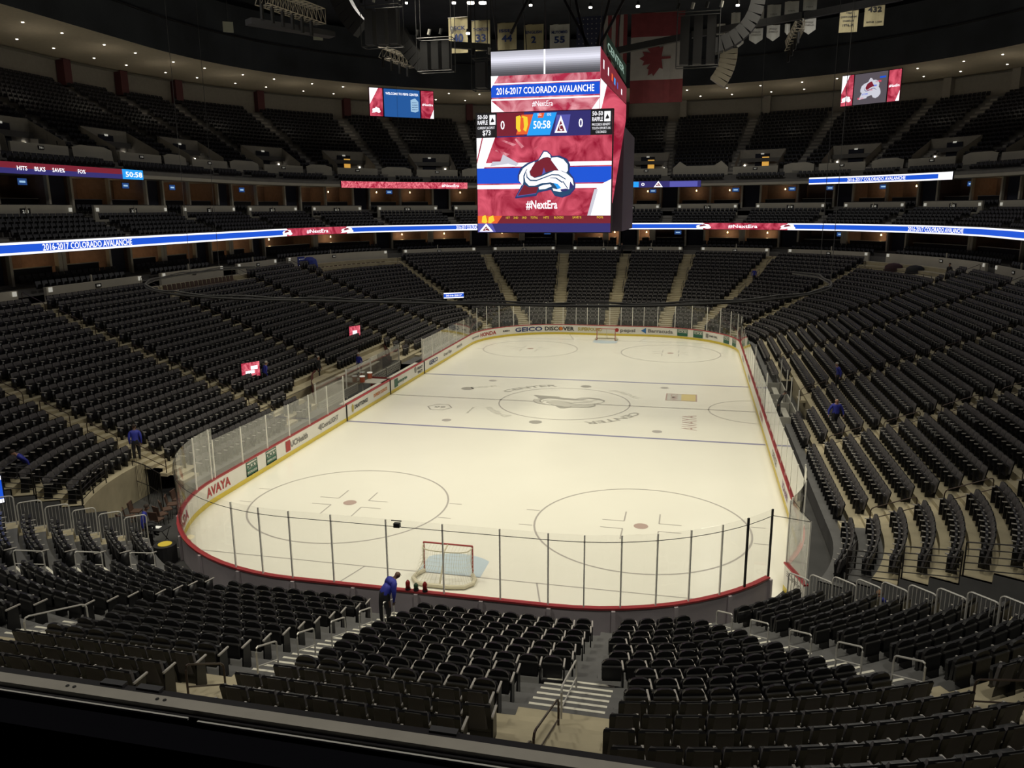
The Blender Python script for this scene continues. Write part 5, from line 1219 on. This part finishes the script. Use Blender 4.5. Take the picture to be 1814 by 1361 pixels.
for nm, no, x0, x1, z0, z1 in (('BECK', '40', 794, 828, 31, 94), ('THOMPSON', '33', 835, 868, 36, 90), ('ISSEL', '44', 881, 915, 40, 88), ('ENGLISH', '2', 928, 963, 43, 90), ('MUTOMBO', '55', 974, 1009, 43, 90)):
    banner(x0, x1, z0, z1, 20, 'cream banner with %s %s hanging above the scoreboard' % (nm, no), BAN if no != '55' else BANW, [(nm, .3, .15, .8), (no, .58, .34, .55 if len(no) > 1 else .25)])
for i, (x0, x1, z0, z1) in enumerate(((1270, 1285, 42, 62), (1296, 1312, 22, 46), (1332, 1354, 15, 36), (1360, 1384, 8, 31), (1391, 1416, 2, 25), (1424, 1448, -6, 18))):
    banner(x0, x1, z0, z1, 26, 'small white championship banner in the upper row, %s from the left' % words[i], BANW, [('NBA', .75, .16, .5)] if i > 1 else [], ink=INK['grey'], name='championship_banner')
for i, (x0, x1, z0, z1) in enumerate(((1300, 1318, 60, 84), (1328, 1352, 50, 78), (1359, 1382, 44, 73), (1391, 1400, 42, 62), (1422, 1446, 32, 61))):
    banner(x0, x1, z0, z1, 25, 'white pointed division pennant in the lower row, %s from the left' % words[i], BANW, [('DIVISION', .25, .12, .6), ('CHAMPIONS', .42, .12, .75)] if i != 3 else [], True, INK['grey'], 'division_pennant')
banner(1488, 1521, 18, 57, 24, 'cream banner with small lettering, left of the two at the upper right', BAN, [('1968', .12, .1, .3), ('DIVISION CHAMPIONS', .3, .1, .85), ('CHAMPIONS', .48, .1, .6), ('1974-75', .68, .14, .6)], ink=INK['black'])
banner(1533, 1568, 9, 46, 24, 'cream banner with number 432, right of the two at the upper right', BAN, [('432', .2, .34, .7), ('WINS 1,000', .8, .1, .8)], ink=INK['black'])
# flags
FR_ = mat('flag_red', (.20, .035, .045), .8, var=.12, vs_=1.5); FWh = mat('flag_white', (.36, .34, .34), .8, var=.06, vs_=1.5); FN = mat('flag_navy', (.03, .035, .08), .8)
def flagbase(x0, x1, z0, z1, y, lab):
    A, B, C_ = pray(x0, z0, y), pray(x1, z0, y), pray(x0, z1, y); return thing('national_flag', lab, 'flag', (A+B)/2), (B-A).length, A.z-C_.z
t, W, H = flagbase(1119, 1214, 22, 181, 20, 'tall Canadian flag with maple leaf hanging sideways right of the scoreboard')
a = MB()
def fb(x0, x1, z0, z1, m, off=0.): 
    N = 8; a.grid([[Vector(((x0+(x1-x0)*i/N)*W, .05*math.sin((x0+(x1-x0)*i/N)*8)-off, -z0*H)), Vector(((x0+(x1-x0)*i/N)*W, .05*math.sin((x0+(x1-x0)*i/N)*8)-off, -z1*H))] for i in range(N+1)], m)
fb(-.5, .5, 0, .26, FR_); fb(-.5, .5, .26, .74, FWh); fb(-.5, .5, .74, 1, FR_); a.obj('flag_cloth', t)
leaf = [(0, 1), (.13, .75), (.33, .85), (.26, .45), (.47, .62), (.53, .52), (.82, .56), (.72, .36), (.85, .28), (.47, -.02), (.53, -.18), (.06, -.1), (.05, -.55), (-.05, -.55), (-.06, -.1), (-.53, -.18), (-.47, -.02), (-.85, .28), (-.72, .36), (-.82, .56), (-.53, .52), (-.47, .62), (-.26, .45), (-.33, .85), (-.13, .75)]
a = MB(); a.poly([Vector((-y_*W*.38+.05*W, -.09, -.5*H+x_*W*.38)) for x_, y_ in leaf], FR_); a.obj('maple_leaf', t)
a = MB(); a.tube([(-.52*W, 0, .02), (.52*W, 0, .02)], .03, RAILB, 5); a.obj('flag_pole', t)
t, W, H = flagbase(1022, 1112, 28, 128, 21, 'United States flag hanging partly behind the scoreboard')
a = MB()
for i in range(13): fb(-.5+i/13, -.5+(i+1)/13, 0, 1, FR_ if i % 2 == 0 else FWh)
a.obj('flag_cloth', t); a = MB(); fb(-.5, .03, 0, .62, FN, .04)
for i in range(6):
    for j in range(7): c_ = Vector(((-.45+i*.085)*W, -.13, -(.05+j*.085)*H)); a.poly([c_+Vector((.07*math.sin(k*PI/5)*(1 if k % 2 == 0 else .45), 0, .07*math.cos(k*PI/5)*(1 if k % 2 == 0 else .45))) for k in range(10)], FWh)
a.obj('star_field', t)
# loudspeaker clusters: hung frames with tall cabinets, and curved line arrays
def cluster(x, z, y, n, w_, h_, lab):
    c0 = pray(x, z, y); t = thing('speaker_cluster', lab, 'loudspeaker', c0)
    for i in range(n): a = MB(); a.box(((i-(n-1)/2)*w_*1.5, 0, -h_/2), (w_, .8, h_), GREYM); a.obj('speaker_cabinet', t)
    a = MB()
    W2 = n*w_*.8
    for z_ in (.25, -h_-.15):
        for y_ in (-.5, .5): a.tube([(-W2, y_, z_), (W2, y_, z_)], .035, GREYM, 5)
        for x_ in (-W2, W2): a.tube([(x_, -.5, z_), (x_, .5, z_)], .035, GREYM, 5)
    for x_ in (-W2, W2):
        for y_ in (-.5, .5): a.tube([(x_, y_, -h_-.15), (x_, y_, 6)], .03, GREYM, 5)
    a.obj('hanging_frame', t)
    a = MB(); 
    for i in range(n+1): a.tube([(-W2+i*2*W2/n, -.3, .5), (-W2+i*2*W2/n+.1, -.3, .9)], .12, RAILS if i % 2 else BLACKM, 6)
    a.obj('stage_lamps', t)
cluster(676, 18, 6, 3, .62, 2.4, 'hanging frame of three grey loudspeaker cabinets left of the scoreboard')
cluster(772, 75, 9, 3, .58, 2.0, 'lower hanging frame of grey loudspeaker cabinets just left of the scoreboard')
cluster(1238, 30, 9, 3, .62, 3.2, 'dark hanging frame of loudspeakers right of the Canadian flag')
cluster(853, 112, 2, 1, .7, 1.6, 'small dark hanging frame beside the left edge of the scoreboard')
def linearray(pts, y, w_, lab, m):
    Q = [pray(p[0], p[1], y) for p in pts]; t = thing('line_array_speaker', lab, 'loudspeaker', Q[0]); Q = [q-Q[0] for q in Q]
    # resample
    for i in range(len(Q)-1):
        a = MB(); p, q = Q[i], Q[i+1]; d = (q-p).normalized(); s_ = Vector((0, 1, 0)); n = d.cross(s_); L = (q-p).length
        a.box((p+q)/2, (w_, 1.0, L*.93), m, X=n, Y=s_, Z=d); a.obj('array_box', t)
def bez(a, b, c, n): return [(a[0]*(1-f)**2+2*b[0]*f*(1-f)+c[0]*f*f, a[1]*(1-f)**2+2*b[1]*f*(1-f)+c[1]*f*f) for f in [i/n for i in range(n+1)]]
linearray(bez((1345, -25), (1345, 62), (1262, 84), 9), 10, 1.0, 'dark curved line array of loudspeakers at the upper right', GREYM)
linearray(bez((1291, 88), (1292, 120), (1270, 148), 7), 14, 1.3, 'pale curved line array of loudspeakers right of the Canadian flag', TRUSSM)
linearray(bez((598, -20), (610, 25), (640, 52), 6), 12, 1.5, 'dark curved line array of loudspeakers at the top left of the scoreboard', GREYM)
linearray(bez((706, 55), (725, 95), (752, 118), 6), 12, 1.2, 'dark curved line array hanging left of the scoreboard beneath the cabinets', GREYM)
for i, (x, y_, s_) in enumerate(((834, 4, .30), (855, 4, .30), (829, 58, .16), (804, 4, .16), (1130, 10, .13), (940, 8, .12), (720, 4, .1), (1046, 12, .12), (1307, 8, .12))):
    p = pray(x, y_, 6); t = thing('ceiling_spotlight', 'bright lit spotlight under the roof, %s of the lit ones above the scoreboard' % words[i], 'spotlight', p)
    a = MB(); a.tube([(0, 0, 0), (0, 0, .25)], [s_, s_*.7], BLACKM, 10); a.obj('lamp_can', t); a = MB(); a.tube([(0, 0, -.1), (0, 0, 0)], [s_*.9, s_*.95], LAMPM, 10); a.obj('lamp_lens', t); a = MB(); a.tube([(0, 0, .25), (0, 0, 2)], .02, GREYM, 4); a.obj('lamp_hanger', t)
for i, (x, y_, lab) in enumerate(((404, 48, 'farther left'), (563, 62, 'nearer the truss'))):
    p = prz(x, y_, 27); t = thing('flood_panel', 'small pale tilted floodlight panel under the roof at the upper left, %s' % lab, 'floodlight', p)
    a = MB(); a.box((0, 0, 0), (.75, .12, .75), mat('panel_pale', (.35, .36, .30), .6), X=(.8, .6, 0), Y=(-.6, .8, 0)); a.obj('panel_face', t); a = MB(); a.tube([(0, .05, .37), (0, .05, 8)], .02, GREYM, 4); a.obj('panel_hanger', t)

# ------------------------------------------------------------------ ledge in the foreground
lg = thing('suite_ledge', 'dark drink ledge with a brushed metal strip in front of the camera', 'ledge', (8, -51.8, 12.4))
def lb(name, y0, y1, z0, z1, m, x0=-12, x1=16): a = MB(); a.box(((x0+x1)/2-8, (y0+y1)/2+51.8, (z0+z1)/2-12.4), (x1-x0, y1-y0, z1-z0), m); a.obj(name, lg)
LB = mat('ledge_black', (.012, .011, .013), .45)
LY = -50.70; LZ = pray(0, 1190, LY).z-.004
lb('outer_lip', LY+.004, LY+.050, LZ-.16, LZ-.012, LB); lb('metal_strip', LY-.050, LY+.004, LZ-.1, LZ, LEDGE); lb('inner_lip', LY-.062, LY-.050, LZ-.12, LZ-.02, LB)
bx_ = pray(362, 1262, LY).x
lb('edge_trim', LY-.070, LY-.062, LZ-.03, LZ-.022, RAILS, -12, bx_-.02); lb('edge_trim', LY-.074, LY-.066, LZ-.034, LZ-.026, RAILS, bx_+.02, 16); lb('lower_panel', LY-.2, LY-.075, 9.6, LZ-.05, DARK)
for px in (128, 140, 286, 299): q = pray(px, 1200+px*.155, LY); a = MB(); a.tube([(q.x-8, LY-.02+51.8, LZ-12.4), (q.x-8, LY-.02+51.8, LZ-12.4+.003)], .007, BLACKM, 8); a.obj('screw', lg)
for px in (185, 250, 779): q = pray(px, 1180+px*.155, LY); a = MB(); a.box((q.x-8, LY+.045+51.8, LZ-12.4-.008), (.1, .03, .01), GREYM); a.obj('clip', lg)
a = MB(); a.box((4, -54.6, 10.2), (40, 7.3, .1), DARK); struct(a.obj('floor_suite'))
a = MB(); sweep(a, [(20.12, 6.3), (20.12, 11.2)], u_ang('NR', 20), u_ang('NL', 20), BLACKM, 3); struct(a.obj('wall_near_concourse'))
a = MB(); a.box((8, -58.4, 15), (60, .2, 10), DARK); struct(a.obj('wall_near'))
# ------------------------------------------------------------------ people
BLUE = mat('jacket_blue', (.025, .035, .33), .65, var=.15, vs_=6); BLKC = mat('clothes_black', (.015, .015, .018), .7); SKIN = mat('skin', (.42, .24, .17), .55); SKIND = mat('skin_dark', (.13, .07, .045), .55)
HAIRG = mat('hair_grey', (.45, .43, .38), .8); HAIRD = mat('hair_dark', (.03, .02, .015), .8); SHOE = mat('shoe_black', (.01, .01, .01), .5)
import bmesh
def person(p, rz_, lab, top=BLUE, legs=BLKC, skin=SKIN, hair=HAIRG, lean=0., twist=0., arms=None, sit=False, bald=False, scale=1., stride=.06, bulk=1.):
    J = {}; E = []
    def j(n, x, y, z, r, par=None, r2=None): J[n] = [Vector((x, y, z)), (r, r2 or r)]; (E.append((par, n)) if par else None)
    j('pel', 0, 0, .95, .150, None, .12); j('wai', 0, .0, 1.10, .150, 'pel', .125); j('che', 0, -.01, 1.30, .175, 'wai', .13); j('nkb', 0, -.02, 1.46, .085, 'che'); j('nek', 0, .0, 1.53, .058, 'nkb')
    j('jaw', 0, .03, 1.60, .072, 'nek', .085); j('hed', 0, .02, 1.68, .082, 'jaw', .098); j('crn', 0, .0, 1.755, .06, 'hed', .075)
    j('nos', 0, .125, 1.655, .014, 'hed'); 
    for s_, n in ((-1, 'l'), (1, 'r')):
        j('ear'+n, s_*.095, .0, 1.66, .014, 'hed')
        j('sh'+n, s_*.17, -.02, 1.42, .075, 'nkb'); j('so'+n, s_*.215, -.02, 1.36, .068, 'sh'+n); j('el'+n, s_*.26, -.05, 1.12, .050, 'so'+n); j('wr'+n, s_*.25, .06, .90, .034, 'el'+n); j('pa'+n, s_*.245, .085, .83, .040, 'wr'+n, .022)
        j('hi'+n, s_*.095, 0, .88, .105, 'pel'); j('kn'+n, s_*.11, .02+s_*stride, .50, .068, 'hi'+n); j('an'+n, s_*.115, -.01+s_*stride, .10, .048, 'kn'+n); j('to'+n, s_*.13, .16+s_*stride, .045, .042, 'an'+n)
    if sit:
        for n, s_ in (('l', -1), ('r', 1)):
            J['kn'+n][0] = Vector((s_*.13, .42, .93)); J['an'+n][0] = Vector((s_*.13, .42, .50)); J['to'+n][0] = Vector((s_*.14, .58, .45))
    if arms:
        for k_, v_ in arms.items():
            J[k_][0] = Vector(v_)
            if k_[:2] == 'wr': J['pa'+k_[2]][0] = Vector(v_)+(Vector(v_)-J['el'+k_[2]][0]).normalized()*.075
    for n, s_ in (('l', -1), ('r', 1)):
        w_, pa = J['wr'+n][0], J['pa'+n][0]; d = (pa-w_).normalized(); side = d.cross(Vector((0, 1, 0))); side = side.normalized() if side.length > .1 else Vector((1, 0, 0)); q = side.cross(d)
        for i, (o_, L_f) in enumerate(((-.03, .065), (-.01, .078), (.01, .072), (.03, .055))):
            b0 = pa+side*0+q*o_+d*.01; j('f%d%s' % (i, n), *b0, .010, 'pa'+n); j('g%d%s' % (i, n), *(b0+d*L_f*.55), .009, 'f%d%s' % (i, n)); j('h%d%s' % (i, n), *(b0+d*L_f*.9+side*(.012*s_)), .008, 'g%d%s' % (i, n))
        b0 = w_+d*.03+q*.03; j('t0'+n, *b0, .012, 'pa'+n); j('t1'+n, *(b0+d*.035+q*.022), .010, 't0'+n)
    if lean or twist:
        up_ = [k_ for k_ in J if k_[:2] not in ('pe', 'hi', 'kn', 'an', 'to')]
        Rm = Matrix.Rotation(twist, 3, 'Y') @ Matrix.Rotation(-lean, 3, 'X'); c_ = Vector((0, 0, 1.0))
        for k_ in up_: J[k_][0] = Rm @ (J[k_][0]-c_)+c_
    dz = -.45+.0 if sit else 0
    for k_ in J: J[k_][0] = (J[k_][0]+Vector((0, 0, dz)))*scale
    for k_ in J:
        if k_ in ('pel', 'wai', 'che') or k_[:2] in ('sh', 'so', 'el', 'hi', 'kn'): J[k_][1] = (J[k_][1][0]*bulk, J[k_][1][1]*bulk)
    bm = bmesh.new(); lay = bm.verts.layers.skin.verify(); vv = {}
    for k_, (q, r) in J.items(): v = bm.verts.new(q); v[lay].radius = (r[0]*scale, r[1]*scale); v[lay].use_root = (k_ == 'pel'); vv[k_] = v
    for a_, b_ in E: bm.edges.new((vv[a_], vv[b_]))
    me = bpy.data.meshes.new('tmp'); bm.to_mesh(me); bm.free(); o = bpy.data.objects.new('tmp', me); COL.objects.link(o)
    md = o.modifiers.new('s', 'SKIN'); md.use_smooth_shade = True; md.branch_smoothing = .3; sd = o.modifiers.new('d', 'SUBSURF'); sd.levels = 1; sd.render_levels = 1
    dg = bpy.context.evaluated_depsgraph_get(); dg.update(); me2 = bpy.data.meshes.new_from_object(o.evaluated_get(dg)); bpy.data.objects.remove(o)
    me2.name = 'person'; me2.materials.clear()
    for m_ in (top, legs, skin, SHOE): me2.materials.append(m_)
    def cls(k_):
        if k_[:3] in ('nek', 'jaw', 'hed', 'crn', 'nos', 'ear'): return 2
        if k_[:2] in ('pa', 't0', 't1') or (k_[0] in 'fgh' and k_[1:2].isdigit()): return 2
        if k_[:2] in ('hi', 'kn', 'pe') or k_[:2] == 'an': return 1
        if k_[:2] == 'to': return 3
        return 0
    segs = []
    for a_, b_ in E:
        for f in (0, .25, .5, .75, 1): segs.append((J[a_][0]*(1-f)+J[b_][0]*f, cls(a_) if f < .5 else cls(b_)))
    for pl in me2.polygons:
        c_ = pl.center; pl.material_index = min(segs, key=lambda s_: (s_[0]-c_).length_squared)[1]; pl.use_smooth = True
    ob = bpy.data.objects.new('person', me2); COL.objects.link(ob); ob.location = p; ob.rotation_euler = (0, 0, rz_); tag(ob, lab, 'person')
    hd = J['hed'][0]; up_v = (J['crn'][0]-J['jaw'][0]).normalized(); rt_ = Vector((1, 0, 0)); fw_ = up_v.cross(rt_).normalized()
    if not bald:
        a = MB(); rows = []
        for i in range(6):
            th = i/5*1.75; rows.append([hd+up_v*(.035+math.cos(th)*.105)*scale+(rt_*math.cos(f)*.098+fw_*(math.sin(f)*.108))*math.sin(min(th, 1.57))*scale*(1.0)-fw_*.018*scale for f in [k_*PI/6 for k_ in range(12)]])
        rows = [[q if (q-hd).dot(fw_) < .055*scale or (q-hd).dot(up_v) > .05*scale else q-fw_*.05*scale for q in r] for r in rows]
        a.grid(rows, hair, True); a.obj('hair', ob, smooth=True)
    a = MB()
    for s_ in (-1, 1): c_ = hd+up_v*.005*scale+(fw_*.094+rt_*s_*.034)*scale; a.box(c_, (.02*scale, .012*scale, .012*scale), BLACKM, X=rt_, Y=fw_, Z=up_v)
    a.obj('eyes', ob)
    a = MB(); a.box(hd-up_v*.055*scale+fw_*.093*scale, (.045*scale, .01*scale, .01*scale), mat('lips', (.25, .10, .09), .6), X=rt_, Y=fw_, Z=up_v); a.obj('mouth', ob)
    return ob
def onrow(x, y):
    ax, ay = abs(x)-CX, abs(y)-CY; sd = (max(ax, ay) if (ax < 0 or ay < 0) else math.hypot(ax, ay))-RR
    k = int(round((sd-S0+.1)/.84)); return (x, y, rz(max(0, k)))
hang = {'ell': (-.30, .02, 1.12), 'elr': (.30, .02, 1.12), 'wrl': (-.26, .2, 1.0), 'wrr': (.26, .2, 1.0)}
person(onrow(-.22, -32.75), -.75, 'person in a blue jacket bending forward on the near stairs by the boards', skin=SKIND, bald=True, lean=.75, arms={'ell': (-.27, .12, 1.16), 'elr': (.27, .12, 1.16), 'wrl': (-.2, .3, .98), 'wrr': (.22, .3, .98)}, scale=1.02, bulk=1.4)
person(onrow(-17.1, -22.0), .6, 'person in a blue jacket standing on the left side stairs nearest the near corner', hair=HAIRD, skin=SKIND, lean=.2, bulk=1.2)
person(onrow(16.3, -8.9), PI*1.05, 'bald person in a blue jacket facing the camera in the right stand, lower one', bald=True, arms={'ell': (-.36, -.02, 1.14), 'elr': (.36, -.02, 1.14), 'wrl': (-.38, .05, .92), 'wrr': (.38, .05, .92)}, scale=1.04, bulk=1.35)
person(onrow(17.7, -1.0), PI*.6, 'grey haired person in a blue jacket in the right stand by the penalty box aisle', lean=.25)
person(onrow(15.2, 39.9), PI*1.1, 'distant person in a blue jacket on the far right corner stairs', hair=HAIRD)
q_ = P(u_ang('FR', 9), 18.6, zp); person(q_, PI*.7, 'person in dark clothes standing on the far right corner platform', top=BLKC, hair=HAIRD)
person(Vector((14.4, -28.6, .47)), PI*.05+PI, 'seated person in a blue jacket behind the barricades of the near right tunnel', sit=True, hair=mat('hair_brown', (.16, .08, .04), .8), lean=.35, arms={'ell': (-.34, .1, 1.14), 'elr': (.34, .1, 1.14), 'wrl': (-.2, .34, 1.02), 'wrr': (.2, .34, 1.02)})
a = MB(); a.box((14.4, -28.6, .23), (.45, .45, .46), BLACKM); tag(a.obj('stool'), 'black stool under the seated person in the near right tunnel', 'stool')
q_ = prz(255, 948, .5); person(Vector((q_.x, q_.y, .47)), -1.0, 'seated person in a blue jacket beside the small table in the near left tunnel', sit=True, hair=HAIRD, lean=.3, skin=SKIND)
a = MB(); a.box((q_.x, q_.y, .23), (.45, .45, .46), BLACKM); tag(a.obj('stool'), 'black stool under the seated person in the near left tunnel', 'stool')
person(P(u_side(-7.7), 5.55, rz(4)), -.6, 'person in a blue jacket standing beside the red sign in the left stand', lean=.2)
person(P(u_side(1.9), 3.2, .9), PI*.9, 'person in a blue jacket seen behind the bench glass on the left', lean=.1)
person(P(u_side(-2.0), 4.6, 1.3), -1.6, 'person in dark clothes behind the left bench glass near the maroon panel', top=BLKC, hair=HAIRG)
person(Vector((-.5, 49.0, rz(20))), PI, 'distant person in dark clothes at the top of the far centre aisle', top=BLKC, hair=HAIRD)
q_ = P(u_ang('NL', 20.5), 6.2, rz(5)); person(Vector((q_.x, q_.y, rz(5)+.35)), 2.6, 'person in a blue jacket sitting in the left corner seats near the left edge', sit=True, hair=HAIRD, lean=.7)
person(P(u_side(-2.0, False), 1.15, .28), -PI/2*1.1, 'person in dark clothes bending over inside the penalty box on the right', top=BLKC, hair=HAIRD, lean=.5)
